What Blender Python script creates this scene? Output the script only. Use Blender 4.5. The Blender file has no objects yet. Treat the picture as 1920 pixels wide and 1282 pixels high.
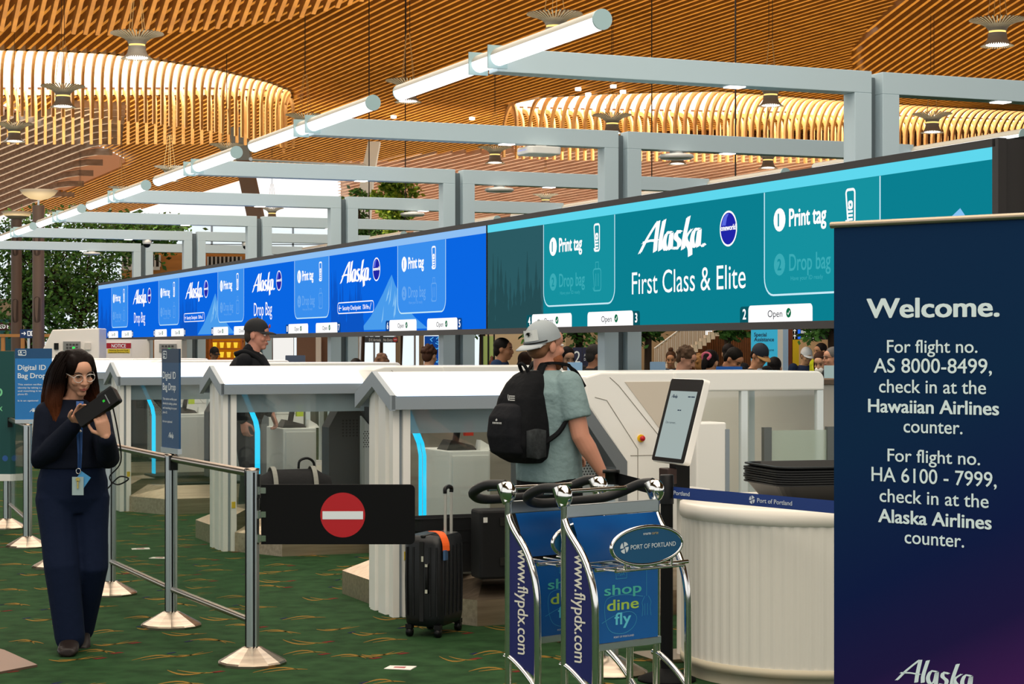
import bpy, math, random
from mathutils import Vector, Matrix
import os
C = bpy.context.scene.collection
random.seed(7)

# ------------------------------------------------------------------ camera, world, exposure
F = 3700.0                      # focal length in photo pixels (1920 x 1282 frame)
CAMZ = 1.6
HZ = 652.0                      # row of the horizon
cam_d = bpy.data.cameras.new('camera')
cam = bpy.data.objects.new('camera', cam_d); C.objects.link(cam)
cam.location = (0, 0, CAMZ); cam.rotation_euler = (math.pi/2, 0, 0)
cam_d.sensor_width = 36; cam_d.lens = F/1920*36
cam_d.shift_y = (HZ-641)/1920
cam_d.clip_end = 500
bpy.context.scene.camera = cam
sc = bpy.context.scene
sc.view_settings.view_transform = 'Standard'; sc.view_settings.look = 'None'
sc.view_settings.gamma = 1; sc.view_settings.use_curve_mapping = False
sc.view_settings.exposure = 0.0
world = bpy.data.worlds.new('daylight'); sc.world = world; world.use_nodes = True
wb = world.node_tree.nodes['Background']
wb.inputs[0].default_value = (1.0, 1.0, 1.0, 1); wb.inputs[1].default_value = 1.15

TH = math.atan(1526/F)          # the check-in row runs back and to the left
CT, ST = math.cos(TH), math.sin(TH)
def W(u, v, z=0): return Vector((u*CT - v*ST, u*ST + v*CT, z))
def UV(X, Y): return (X*CT + Y*ST, -X*ST + Y*CT)
def at(x, y, Y): return Vector(((x-960)/F*Y, Y, CAMZ+(HZ-y)/F*Y))
def at_z(x, y, z):
    Y = F*(CAMZ-z)/(y-HZ); return Vector(((x-960)/F*Y, Y, z))
def on_row(x, u):               # v of photo column x on the vertical plane u = const
    t = (x-960)/F
    return u*(CT-ST*t)/(ST+CT*t)
def on_lane(x, v):              # u of photo column x on the vertical plane v = const
    t = (x-960)/F
    return v*(ST+CT*t)/(CT-ST*t)

# ------------------------------------------------------------------ added fill lights and skylight daylight
def area(name, loc, sx, sy, watt, col, rot=(0, 0, 0), spread=180):
    l = bpy.data.lights.new(name, 'AREA'); l.shape = 'RECTANGLE'; l.size = sx; l.size_y = sy; l.energy = watt
    l.color = col
    l.spread = math.radians(spread)
    o = bpy.data.objects.new(name, l); C.objects.link(o); o.location = loc; o.rotation_euler = rot
    return o
WARM, DAY = (1, .9, .76), (.93, .97, 1)
area('hall_fill_light', W(2, 2, 9.4), 14, 18, 2300, WARM, (0, 0, TH))              # added fill over the queue, in front
area('check_in_downlights', W(4.5, 24, 9.4), 12, 22, 2500, WARM, (0, 0, TH))         # over the bag drops
area('ceiling_fill_near', W(20, 46, 4.4), 40, 50, 9500, (1, .8, .5), (math.pi, 0, TH), 60)  # unseen area light added in mid-air to brighten the slats
area('ceiling_fill_far', W(22, 98, 6.0), 60, 66, 24000, (1, .9, .74), (math.pi, 0, TH), 60)  # second unseen light, added to brighten the far roof from below
area('skylight_day_west', W(10, 66, 14), 26, 12, 11000, DAY, (0, 0, TH))
area('skylight_day_east', W(36, 58, 14), 26, 14, 13000, DAY, (0, 0, TH))

# ------------------------------------------------------------------ materials
MATS = {}
def srgb(c):
    if isinstance(c, str):
        c = [int(c[i:i+2], 16)/255 for i in (0, 2, 4)]
    return tuple((x/12.92 if x <= .04045 else ((x+.055)/1.055)**2.4) for x in c) + (1,)
def mat(name, col, rough=.5, metal=0, emit=None, es=1.0, noise=None, bump=None, trans=0, ior=1.45, alpha=1, coat=0, spec=.5):
    if name in MATS: return MATS[name]
    m = bpy.data.materials.new(name); m.use_nodes = True
    nt = m.node_tree; b = nt.nodes['Principled BSDF']
    c = srgb(col)
    b.inputs['Base Color'].default_value = c
    b.inputs['Roughness'].default_value = rough; b.inputs['Metallic'].default_value = metal
    b.inputs['Transmission Weight'].default_value = trans; b.inputs['IOR'].default_value = ior
    b.inputs['Coat Weight'].default_value = coat; b.inputs['Specular IOR Level'].default_value = spec
    b.inputs['Alpha'].default_value = alpha
    if emit:
        b.inputs['Emission Color'].default_value = srgb(emit); b.inputs['Emission Strength'].default_value = es
    if noise or bump:
        tc = nt.nodes.new('ShaderNodeTexCoord'); mp = nt.nodes.new('ShaderNodeMapping')
        nt.links.new(tc.outputs['Object'], mp.inputs[0])
    if noise:                   # (scale xyz, second colour, amount)
        n = nt.nodes.new('ShaderNodeTexNoise'); mp.inputs['Scale'].default_value = noise[0]
        n.inputs['Scale'].default_value = 1; n.inputs['Detail'].default_value = 5
        nt.links.new(mp.outputs[0], n.inputs['Vector'])
        rp = nt.nodes.new('ShaderNodeValToRGB'); rp.color_ramp.elements[0].position = .32; rp.color_ramp.elements[1].position = .68
        rp.color_ramp.elements[0].color = c; rp.color_ramp.elements[1].color = srgb(noise[1])
        nt.links.new(n.outputs[0], rp.inputs[0]); nt.links.new(rp.outputs[0], b.inputs['Base Color'])
    if bump:                    # (scale, strength, distance)
        n2 = nt.nodes.new('ShaderNodeTexNoise'); n2.inputs['Scale'].default_value = bump[0]; n2.inputs['Detail'].default_value = 4
        nt.links.new(tc.outputs['Object'], n2.inputs['Vector'])
        bp = nt.nodes.new('ShaderNodeBump'); bp.inputs['Strength'].default_value = bump[1]; bp.inputs['Distance'].default_value = bump[2]
        nt.links.new(n2.outputs[0], bp.inputs['Height']); nt.links.new(bp.outputs[0], b.inputs['Normal'])
    MATS[name] = m
    return m
def glow(name, col, s=1.0):     # a display pixel colour: gives off its own light only
    if name in MATS: return MATS[name]
    m = bpy.data.materials.new(name); m.use_nodes = True; nt = m.node_tree
    nt.nodes.clear(); o = nt.nodes.new('ShaderNodeOutputMaterial'); e = nt.nodes.new('ShaderNodeEmission')
    e.inputs[0].default_value = srgb(col); e.inputs[1].default_value = s
    nt.links.new(e.outputs[0], o.inputs[0]); MATS[name] = m
    return m
def clear(name, tint='ffffff', refl=.08, rough=.02):   # thin clear sheet
    if name in MATS: return MATS[name]
    m = bpy.data.materials.new(name); m.use_nodes = True; nt = m.node_tree
    nt.nodes.clear(); o = nt.nodes.new('ShaderNodeOutputMaterial')
    t = nt.nodes.new('ShaderNodeBsdfTransparent'); t.inputs[0].default_value = srgb(tint)
    g = nt.nodes.new('ShaderNodeBsdfGlossy'); g.inputs['Roughness'].default_value = rough
    fr = nt.nodes.new('ShaderNodeLayerWeight'); fr.inputs[0].default_value = .5
    pw = nt.nodes.new('ShaderNodeMath'); pw.operation = 'POWER'; pw.inputs[1].default_value = 5
    nt.links.new(fr.outputs['Facing'], pw.inputs[0])
    ad = nt.nodes.new('ShaderNodeMath'); ad.operation = 'MULTIPLY_ADD'; ad.inputs[1].default_value = .6; ad.inputs[2].default_value = refl*.5; ad.use_clamp = True
    nt.links.new(pw.outputs[0], ad.inputs[0])
    mx = nt.nodes.new('ShaderNodeMixShader'); nt.links.new(ad.outputs[0], mx.inputs[0])
    nt.links.new(t.outputs[0], mx.inputs[1]); nt.links.new(g.outputs[0], mx.inputs[2])
    nt.links.new(mx.outputs[0], o.inputs[0]); MATS[name] = m
    return m

white = mat('white_panel', 'f1efe9', .35, coat=.2)
offwhite = mat('warm_white_panel', 'ebe3d6', .45)
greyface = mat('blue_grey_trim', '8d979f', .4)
dgrey = mat('dark_grey_panel', '4d5154', .5)
steel = mat('brushed_steel', 'b9aa98', .24, 1, noise=((3, 3, 60), '94867a'))
alu = mat('satin_aluminium', 'cfd6d8', .3, 1)
chrome = mat('chrome', 'e6e4de', .12, 1)
black = mat('black_plastic', '08090a', .45, spec=.3)
blackm = mat('matt_black', '060708', .7, spec=.2)
paintgrey = mat('frame_grey_paint', 'bfd3dc', .4)
linkgrey = mat('frame_link_grey', '5f6b70', .45)
wood = mat('ceiling_timber', 'c6862a', .55, noise=((1.5, 1.5, 6), 'ab6e1e'))
woodrib = mat('rib_timber', 'd09a54', .55, noise=((2, 2, 2), 'bd8440'))
woodgrey = mat('daylit_grey_timber', 'b09a86', .7, noise=((2, 2, 6), '8f7864'))  # grey daylight put into the timber colour
woodtan = mat('daylit_tan_timber', 'd8b094', .65, noise=((.6, .6, 5), 'bf9478'))  # paler copy of the timber, carries the daylight on the far boards
deckm = mat('ceiling_deck', '5a3210', .8)
wellm = mat('skylight_well_timber', 'e6d0b8', .6, noise=((.4, .4, 6), 'd8b894'))
clearglass = clear('clear_glass', 'f6faf8', .08)
acrylic = clear('clear_acrylic', 'f8faf9', .08)

# ------------------------------------------------------------------ mesh builder
class MB:
    def __init__(s): s.v = []; s.f = []; s.m = []; s.sm = []; s.mi = 0; s.M = None
    def add(s, vs, fs, smooth=False):
        o = len(s.v)
        if s.M is not None: vs = [s.M @ Vector(p) for p in vs]
        s.v += [tuple(p) for p in vs]
        for f in fs:
            s.f.append(tuple(i+o for i in f)); s.m.append(s.mi); s.sm.append(smooth)
        return s
    def mt(s, i): s.mi = i; return s
    def box(s, x0, x1, y0, y1, z0, z1):
        vs = [(x, y, z) for z in (z0, z1) for y in (y0, y1) for x in (x0, x1)]
        return s.add(vs, [(0, 2, 3, 1), (4, 5, 7, 6), (0, 1, 5, 4), (1, 3, 7, 5), (3, 2, 6, 7), (2, 0, 4, 6)])
    def hull8(s, p):            # eight corners, bottom ring of 4 then top ring of 4
        return s.add(p, [(3, 2, 1, 0), (4, 5, 6, 7), (0, 1, 5, 4), (1, 2, 6, 5), (2, 3, 7, 6), (3, 0, 4, 7)])
    def prism(s, poly, a, b, axis='z'):
        n = len(poly)
        def P(p, h): return {'z': (p[0], p[1], h), 'y': (p[0], h, p[1]), 'x': (h, p[0], p[1])}[axis]
        vs = [P(p, a) for p in poly] + [P(p, b) for p in poly]
        fs = [tuple(range(n))[::-1], tuple(range(n, 2*n))] + [(i, (i+1) % n, n+(i+1) % n, n+i) for i in range(n)]
        return s.add(vs, fs)
    def loft(s, rings, cap=True, smooth=True, closed=True):
        n = len(rings[0]); vs = [p for r in rings for p in r]; fs = []
        for k in range(len(rings)-1):
            for i in range(n if closed else n-1):
                j = (i+1) % n
                fs.append((k*n+i, k*n+j, (k+1)*n+j, (k+1)*n+i))
        s.add(vs, fs, smooth)
        if cap and closed:
            s.add(rings[0], [tuple(range(n))[::-1]]); s.add(rings[-1], [tuple(range(n))])
        return s
    def tube(s, pts, r, n=10, cap=True, closed=False):
        pts = [Vector(p) for p in pts]; rings = []
        R = r if isinstance(r, (list, tuple)) else [r]*len(pts)
        up = None
        for i, p in enumerate(pts):
            a = pts[max(i-1, 0)]; b = pts[min(i+1, len(pts)-1)]
            if closed: a = pts[i-1]; b = pts[(i+1) % len(pts)]
            t = (b-a).normalized()
            if up is None:
                up = Vector((0, 0, 1)) if abs(t.z) < .9 else Vector((1, 0, 0))
            x = t.cross(up).normalized(); y = x.cross(t).normalized(); up = y
            rings.append([p + (x*math.cos(q)+y*math.sin(q))*R[i] for q in [2*math.pi*k/n for k in range(n)]])
        if closed: rings.append(rings[0]); cap = False
        return s.loft(rings, cap)
    def lathe(s, prof, n=24, c=(0, 0, 0), smooth=True, cap=False):
        rings = [[(c[0]+r*math.cos(2*math.pi*k/n), c[1]+r*math.sin(2*math.pi*k/n), c[2]+z) for k in range(n)] for r, z in prof]
        return s.loft(rings, cap, smooth)
    def disc(s, c, r, n=24, ax='z'):
        pts = []
        for k in range(n):
            a = 2*math.pi*k/n; p, q = r*math.cos(a), r*math.sin(a)
            pts.append({'z': (c[0]+p, c[1]+q, c[2]), 'y': (c[0]+p, c[1], c[2]+q), 'x': (c[0], c[1]+p, c[2]+q)}[ax])
        return s.add(pts, [tuple(range(n))])
    def ball(s, c, r, n=12, m=8):
        rx, ry, rz = r if isinstance(r, (list, tuple)) else (r, r, r)
        rings = []
        for i in range(1, m):
            a = math.pi*i/m
            rings.append([(c[0]+rx*math.sin(a)*math.cos(2*math.pi*k/n), c[1]+ry*math.sin(a)*math.sin(2*math.pi*k/n), c[2]-rz*math.cos(a)) for k in range(n)])
        s.loft(rings, False)
        o = len(s.v); s.add([(c[0], c[1], c[2]-rz)] + rings[0], [(0, 1+(k+1) % n, 1+k) for k in range(n)], True)
        s.add([(c[0], c[1], c[2]+rz)] + rings[-1], [(0, 1+k, 1+(k+1) % n) for k in range(n)], True)
        return s
    def mesh(s, name, mats):
        me = bpy.data.meshes.new(name); me.from_pydata(s.v, [], s.f)
        for m in (mats if isinstance(mats, (list, tuple)) else [mats]): me.materials.append(m)
        me.polygons.foreach_set('material_index', s.m); me.polygons.foreach_set('use_smooth', s.sm)
        me.update()
        return me
    def build(s, name, mats, parent=None, bevel=0, **tags):
        o = bpy.data.objects.new(name, s.mesh(name, mats)); C.objects.link(o)
        if parent: o.parent = parent
        if bevel:
            b = o.modifiers.new('bevel', 'BEVEL'); b.width = bevel; b.segments = 2; b.limit_method = 'ANGLE'; b.angle_limit = .6
        tag(o, **tags)
        return o
def tag(o, label=None, category=None, group=None, kind=None):
    for k, x in (('label', label), ('category', category), ('group', group), ('kind', kind)):
        if x: o[k] = x
    return o
def thing(name, label, category, loc=(0, 0, 0), rz=0, group=None, kind=None):
    o = bpy.data.objects.new(name, None); C.objects.link(o); o.empty_display_size = .1
    o.location = loc; o.rotation_euler = (0, 0, rz)
    return tag(o, label, category, group, kind)
def kids(o): return [c for c in C.objects if c.parent == o]
def dup(root, loc=None, rz=None, label=None, group=None):
    r = root.copy(); C.objects.link(r)
    if loc is not None: r.location = loc
    if rz is not None: r.rotation_euler = (0, 0, rz)
    if label: r['label'] = label
    if group: r['group'] = group
    for ch in kids(root):
        c = ch.copy(); C.objects.link(c); c.parent = r
        for g in kids(ch):
            d = g.copy(); C.objects.link(d); d.parent = c
    return r
def rrect(x0, x1, y0, y1, r, n=5, corners=(1, 1, 1, 1)):   # corners: BL BR TR TL
    pts = []
    for (cx, cy, a0, f) in ((x0+r, y0+r, 180, corners[0]), (x1-r, y0+r, 270, corners[1]), (x1-r, y1-r, 0, corners[2]), (x0+r, y1-r, 90, corners[3])):
        if f:
            for k in range(n+1):
                a = math.radians(a0+90*k/n); pts.append((cx+r*math.cos(a), cy+r*math.sin(a)))
        else:
            pts.append((x0 if a0 in (180, 90) else x1, y0 if a0 in (180, 270) else y1))
    return pts

# flat lettering -------------------------------------------------------------
_tc = {}
def text_flat(s, shear=0.0):
    key = (s, shear)
    if key in _tc: return _tc[key]
    cu = bpy.data.curves.new('t', 'FONT'); cu.body = s; cu.size = 1; cu.shear = shear
    cu.resolution_u = 4
    o = bpy.data.objects.new('t', cu); C.objects.link(o)
    dg = bpy.context.evaluated_depsgraph_get(); me = bpy.data.meshes.new_from_object(o.evaluated_get(dg))
    vs = [(v.co.x, v.co.y) for v in me.vertices]; fs = [tuple(p.vertices) for p in me.polygons]
    bpy.data.objects.remove(o); bpy.data.curves.remove(cu); bpy.data.meshes.remove(me)
    _tc[key] = (vs, fs)
    return vs, fs
def put_text(mb, s, plane, x0, x1, base, height=None, bold=0.0, shear=0.0, off=0.003, align='fit'):
    """letters of s on plane(x, y, off) from x0 to x1 standing on base; height = cap height; bold = heavier strike"""
    vs, fs = text_flat(s, shear)
    if not vs: return
    a = min(p[0] for p in vs); b = max(p[0] for p in vs)
    k = (height/.69) if height else (x1-x0)/(b-a)
    kx, ox = k, x0
    if align == 'fit': kx = (x1-x0)/(b-a)
    elif align == 'c': ox = (x0+x1)/2-(b-a)*k/2
    hits = [(0, 0)] + ([(bold, bold*.4), (-bold, bold*.4), (bold, -bold*.4), (-bold, -bold*.4), (0, bold*.6), (0, -bold*.6)] if bold else [])
    for i, (dx, dy) in enumerate(hits):
        mb.add([plane(ox+(p[0]-a+dx)*kx, base+(p[1]+dy)*k, off+i*.00008) for p in vs], fs)
def strokes(mb, lines, plane, off=.003, w=.02):
    """flat pen strokes (polyline, width at each end optional)"""
    for ln in lines:
        pts = [Vector((p[0], p[1])) for p in ln]; L = []; R = []
        for i, p in enumerate(pts):
            t = (pts[min(i+1, len(pts)-1)]-pts[max(i-1, 0)]).normalized(); n = Vector((-t.y, t.x))*w/2
            L.append(p+n); R.append(p-n)
        vs = [plane(q.x, q.y, off) for q in L] + [plane(q.x, q.y, off) for q in R]; k = len(L)
        mb.add(vs, [(i, i+1, k+i+1, k+i) for i in range(k-1)])
def smooth_line(pts, n=6):      # Catmull-Rom through the points
    P = [Vector(p) for p in pts]; P = [2*P[0]-P[1]] + P + [2*P[-1]-P[-2]]; out = []
    for i in range(1, len(P)-2):
        for k in range(n):
            t = k/n; a, b, c, d = P[i-1], P[i], P[i+1], P[i+2]
            out.append(.5*((2*b)+(c-a)*t+(2*a-5*b+4*c-d)*t*t+(3*b-a-3*c+d)*t**3))
    out.append(P[-2])
    return out
# brush-script airline word, drawn as pen strokes inside a 10 x 4 box (units), pen about .75
# pen
SCRIPT = [
    [(-.9, .0), (.6, 1.9), (2.6, 4.0)], [(2.75, 4.0), (2.3, 1.6), (2.1, 0)], [(-.3, 1.35), (1.2, 1.55), (2.6, 1.45)],
    [(3.9, 4.1), (3.2, 1.5), (3.1, .1)],
    [(5.2, 2.3), (4.4, 2.3), (3.9, 1.1), (4.2, .15), (4.9, .6), (5.25, 2.2), (5.1, .1)],
    [(7.0, 2.2), (6.3, 2.35), (6.1, 1.6), (6.7, 1.0), (6.5, .2), (5.6, .25)],
    [(8.4, 4.1), (7.7, 1.7), (7.4, -.05)], [(8.9, 2.4), (7.85, 1.25), (8.6, .1), (8.7, -1.0)],
    [(10.3, 2.3), (9.5, 2.3), (9.05, 1.1), (9.3, .15), (10.0, .6), (10.35, 2.2), (10.2, .1)],
    [(10.9, .35), (11.2, .1)]]
def put_script(mb, plane, x0, x1, base, hgt, off=.004, pen=.66):
    kx = (x1-x0)/12.1; ky = hgt/4.1
    for ln in SCRIPT:
        pts = [(x0+(p[0]+.9)*kx, base+p[1]*ky) for p in (smooth_line(ln) if len(ln) > 2 else [Vector(q) for q in ln])]
        # slanted nib: sweep a short horizontal-ish nib along the stroke
        nib = pen*kx*.62, pen*ky*.22
        vs = []
        for p in pts: vs += [plane(p[0]-nib[0], p[1]-nib[1], off), plane(p[0]+nib[0], p[1]+nib[1], off)]
        k = len(pts)
        mb.add(vs, [(2*i, 2*i+1, 2*i+3, 2*i+2) for i in range(k-1)])
        strokes(mb, [pts], plane, off+.0004, pen*ky*.5)
# ================================================================== the hall: floor, roof, skylights
def interp(tab, x):
    if x <= tab[0][0]: return tab[0][1]
    for (a, ya), (b, yb) in zip(tab, tab[1:]):
        if x <= b: return ya+(yb-ya)*(x-a)/(b-a)
    return tab[-1][1]
def inside(poly, x, y):
    c = False; n = len(poly)
    for i in range(n):
        (x1, y1), (x2, y2) = poly[i], poly[i-1]
        if (y1 > y) != (y2 > y) and x < (x2-x1)*(y-y1)/(y2-y1)+x1: c = not c
    return c
ZC = 10.0
NEAR_W = [(-300, 92), (0, 95), (100, 97), (200, 102), (300, 115), (400, 131), (500, 155), (545, 172)]
FAR_W = [(-300, 178), (0, 178), (400, 178), (500, 182), (545, 186)]
NEAR_E = [(955, 196), (1012, 184), (1137, 177), (1346, 172), (1522, 186), (1740, 200), (1916, 209), (2100, 222)]
FAR_E = [(955, 212), (1100, 216), (1500, 222), (1916, 236), (2100, 246)]
GPOLY = [(1690, -60), (1678, 5), (1630, 50), (1595, 95), (1598, 130), (1612, 146), (1920, 166), (2600, 200), (2600, -400), (1900, -400)]
CPOLY = [(-400, 100), (0, 196), (60, 218), (130, 250), (200, 280), (238, 300), (225, 318), (110, 362), (0, 396), (-400, 440)]
FARB = [(-400, 430), (0, 402), (230, 402), (480, 332), (640, 304), (1000, 298), (1350, 318), (2200, 330)]
def zone(X, Y):
    """what covers plan point (X, Y): 'm' main slats or a reason for none"""
    if Y < 12: return 'm' if Y > -14 else '-'
    x = 960+F*X/Y; y = HZ-F*(ZC-CAMZ)/Y
    if y > interp(FARB, x): return 'f'
    if -700 < x < 545 and interp(NEAR_W, x) < y < interp(FAR_W, x): return 'w'
    if 955 < x < 2300 and interp(NEAR_E, x) < y < interp(FAR_E, x): return 'e'
    if inside(GPOLY, x, y): return 'g'
    if inside(CPOLY, x, y): return 'c'
    return 'm'
def plank(mb, path, width, depth, side):
    """rectangular timber along path [(point, up)], side = horizontal unit vector across"""
    rings = []
    for p, n in path:
        a = side*width/2
        rings.append([p-a, p+a, p+a+n*depth, p-a+n*depth])
    mb.loft(rings, True, False)
D1 = W(0, 1); D2 = W(1, 0); UP = Vector((0, 0, 1))
main = MB(); deck = MB()
ribs = {'w': [], 'e': []}
SP = .28
def bend(v0, sgn, R, drop, u):
    """path from the flat slat end at v0 curving down into a hanging fin (sgn +1 toward +v)"""
    out = []
    for k in range(1, 8):
        a = math.pi/2*k/7
        out.append((W(u, v0+sgn*R*math.sin(a), ZC-R*(1-math.cos(a))), (UP*math.cos(a)+D1*sgn*math.sin(a))))
    out.append((W(u, v0+sgn*R, ZC-drop), D1*sgn))
    return out
nu = 0
for iu in range(-70, 240):
    u = 3.0+iu*SP
    def zv(v):
        p = W(u, v); return zone(p.x, p.y)
    vs = [-25+.25*k for k in range(int(175/.25))]
    zs = [zv(v) for v in vs]
    k = 0
    while k < len(vs):
        if zs[k] != 'm': k += 1; continue
        j = k
        while j+1 < len(vs) and zs[j+1] == 'm': j += 1
        def refine(a, b):       # a is 'm', b is not
            for _ in range(8):
                m = (a+b)/2
                if zv(m) == 'm': a = m
                else: b = m
            return a
        v0, zb = (refine(vs[k], vs[k-1]), zs[k-1]) if k > 0 else (vs[k], '-')
        v1, za = (refine(vs[j], vs[j+1]), zs[j+1]) if j+1 < len(vs) else (vs[j], '-')
        if v1-v0 > .3:
            main.mi = 0
            plank(main, [(W(u, v0, ZC), UP), (W(u, v1, ZC), UP)], .085, .2, D2)
            deck.box(0, 0, 0, 0, 0, 0) if False else None
            a, b, c, d = W(u-SP/2, v0, ZC+.2), W(u+SP/2, v0, ZC+.2), W(u+SP/2, v1, ZC+.2), W(u-SP/2, v1, ZC+.2)
            deck.hull8([a, b, c, d, a+UP*.05, b+UP*.05, c+UP*.05, d+UP*.05])
            if za in 'we':      # near edge of a skylight
                R = .75 if za == 'w' else 1.0
                ribs[za].append(('near', [(W(u, v1-.4, ZC), UP), (W(u, v1, ZC), UP)]+bend(v1, 1, R, 1.75, u), v1, u))
            if zb in 'we':      # far edge
                R = .6
                ribs[zb].append(('far', [(W(u, v0+.4, ZC), UP), (W(u, v0, ZC), UP)]+bend(v0, -1, R, 1.7, u), v0, u))
        k = j+1
ceil = main.build('ceiling', [wood], kind='structure')
deck.build('ceiling_deck', [deckm], ceil)
# the vault on the right whose slats run straight back
mg = MB(); gd = MB()
dg_ = Vector((-.024, 1, 0)).normalized(); sg = Vector((dg_.y, -dg_.x, 0))
for ic in range(0, 160):
    c = 5+ic*.27
    pts = [(c-.024*Y, Y) for Y in [8+.3*k for k in range(230)]]
    run = [p for p in pts if zone(*p) == 'g']
    if len(run) > 2:
        a, b = Vector((*run[0], ZC-.02)), Vector((*run[-1], ZC-.02))
        plank(mg, [(a, UP), (b, UP)], .085, .2, sg)
        s_ = sg*.135
        gd.hull8([a-s_+UP*.2, a+s_+UP*.2, b+s_+UP*.2, b-s_+UP*.2, a-s_+UP*.25, a+s_+UP*.25, b+s_+UP*.25, b-s_+UP*.25])
mg.build('ceiling_vault', [wood], ceil); gd.build('ceiling_vault_deck', [deckm], ceil)
# far roof slope of wide boards, daylight put into their tan
mt_ = MB()
for iu in range(0, 75):
    u = 25.5+iu*.42
    def zt(v):
        return ZC+.15-.1*(u-27)
    z = zt(0)
    # clip in plan: beyond the dark slats
    run = []
    for k in range(400):
        v = 55+k*.25; p = W(u, v, z)
        x = 960+F*p.x/p.y; y = HZ-F*(z-CAMZ)/p.y
        if x > 640 and y > interp([(640, 300), (1000, 296), (1200, 285), (2200, 300)], x)-10 and p.y > 76 and x < 2100: run.append(v)
    if len(run) > 3:
        plank(mt_, [(W(u, run[0], z), UP), (W(u, run[-1], z), UP)], .1, .3, D2)
        mt_.hull8([W(u-.21, run[0], z+.3), W(u+.21, run[0], z+.3), W(u+.21, run[-1], z+.3), W(u-.21, run[-1], z+.3),
                   W(u-.21, run[0], z+.33), W(u+.21, run[0], z+.33), W(u+.21, run[-1], z+.33), W(u-.21, run[-1], z+.33)])
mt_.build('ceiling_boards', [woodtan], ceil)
# beams of the low dome at left, greyed to look daylit
mc = MB()
for i in range(17):
    y0 = 205+i*12.5
    xe = 243-i*1.6-max(0, i-11)*16
    if i < 7: xe = interp([(0, 70), (6, 232)], i)
    pts = []
    for k in range(15):
        x = -160+(xe+160)*k/14
        y = y0-(x)*.40
        over = x-(xe-75)
        if over > 0: y += over*over*.0034
        if y > 214 or i > 3: pts.append((x, y))
    P = [at_z(x, y, 9.75) for x, y in pts]
    path = []
    for k, p in enumerate(P): path.append((p, UP))
    if len(P) > 3:
        t = (P[-1]-P[0]).normalized(); plank(mc, path, .13, .28, Vector((t.y, -t.x, 0)))
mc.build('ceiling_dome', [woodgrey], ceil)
md = MB()
pp = [at_z(x, y, 10.1) for x, y in CPOLY]
md.add(pp, [tuple(range(len(pp)))]); md.build('ceiling_dome_deck', [mat('dome_deck', '7a4a28', .8)], ceil)

for key, nm, lab in (('w', 'skylight', 'skylight with timber ribs curving down, left half of the roof'), ('e', 'skylight', 'skylight with timber ribs curving down, right behind the portal frames')):
    root = thing(nm, lab, 'skylight', (0, 0, 0), kind='structure')
    well = MB(); fars = sorted([(r[3], r[2]) for r in ribs[key] if r[0] == 'far']); nears = sorted([(r[3], r[2]) for r in ribs[key] if r[0] == 'near'])
    for lst, hgt in ((fars, 1.6), (nears, 1.2)):
        top = []
        for (ua, va), (ub, vb) in zip(lst, lst[1:]):
            if ub-ua > 1: continue
            a, b = W(ua, va, ZC), W(ub, vb, ZC); o = D1*(.08 if lst is fars else -.08)
            well.hull8([a, b, b+o, a+o, a+UP*hgt, b+UP*hgt, b+o+UP*hgt, a+o+UP*hgt])
    well.build('skylight_well', [wellm], root)
    vis = []
    for kind, path, v, u in ribs[key]:
        p = path[-1][0]
        x = 960+F*p.x/p.y
        if -40 < x < 1960: vis.append((kind, path))
    for kind, path in vis[:190]:
        m = MB(); plank(m, path, .075, .15, D2); m.build('rib', [woodrib], root)
# hanging fins at the top left
fin = MB()
for k in range(34):
    x = -20+k*22.5; y = interp([(-20, 58), (200, 67), (330, 62), (450, 50), (560, 34), (660, 8), (760, -20)], x)
    p = at(x, y, 47.8-0.004*(x)); 
    path = [(p, UP), (p-D1*1.2+UP*.66, UP), (p-D1*3.2+UP*1.3, UP)]
    plank(fin, path, .1, .26, D2)
fin.build('ceiling_fins', [wood], ceil)

# carpet with its woven swooshes ------------------------------------------------
carpet = mat('green_carpet', '2b4a2a', .95, noise=((7, 7, 7), '1d361d'), bump=(260, .35, .004), spec=.1)
sw1 = mat('carpet_gold_yarn', '83662c', .95, spec=.1); sw2 = mat('carpet_red_yarn', '64261f', .95, spec=.1); sw3 = mat('carpet_navy_yarn', '1c2440', .95, spec=.1)
fl = MB()
fl.box(-70, 70, -20, 150, -.1, 0)
for r in range(150):
    Y = 7.5+r*.19
    n = int(7.8/ .5*(Y/10))+2
    if r % 5 in (1, 3): continue
    for k in range(n):
        X = -Y*.27+k*.5+(r % 4)*.125*1.7+random.uniform(-.05, .05)
        yy = Y+random.uniform(-.04, .04); L = random.uniform(.11, .17); c = random.uniform(-.13, .13); h = .0012
        if random.random() < .12: continue
        if X > Y*.3: continue
        kk = (k+r) % 3; s = 1 if (k+r) % 2 else -1
        fl.mi = 1                      # two-stroke gold swoosh
        for (dx, amp, wd) in ((0, .085, .017), (.05, .04, .012)):
            up_, lo = [], []
            for q in range(7):
                t = q/6; px = X+dx+(t-.5)*L*1.25; py = yy+s*amp*math.sin(t*math.pi)*1.2+c*(t-.5)
                w = wd*math.sin(math.pi*(.08+.88*t))+.002
                up_.append((px, py+w, h)); lo.append((px, py-w, h))
            fl.add(lo+up_, [(i, i+1, 7+i+1, 7+i) for i in range(6)])
        if kk != 1 and random.random() < .6:
            fl.mi = 2; a = X+L*.7; fl.add([(a, yy-.03, h), (a+.03, yy-.05, h), (a+.075, yy-.0, h), (a+.045, yy+.02, h)], [(0, 1, 2, 3)])
        if kk == 1:
            fl.mi = 3; a = X-L*.8; fl.add([(a, yy, h), (a+.02, yy-.02, h), (a+.05, yy+.04, h), (a+.035, yy+.05, h)], [(0, 1, 2, 3)])
fl.build('floor', [carpet, sw1, sw2, sw3], kind='structure')
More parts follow.
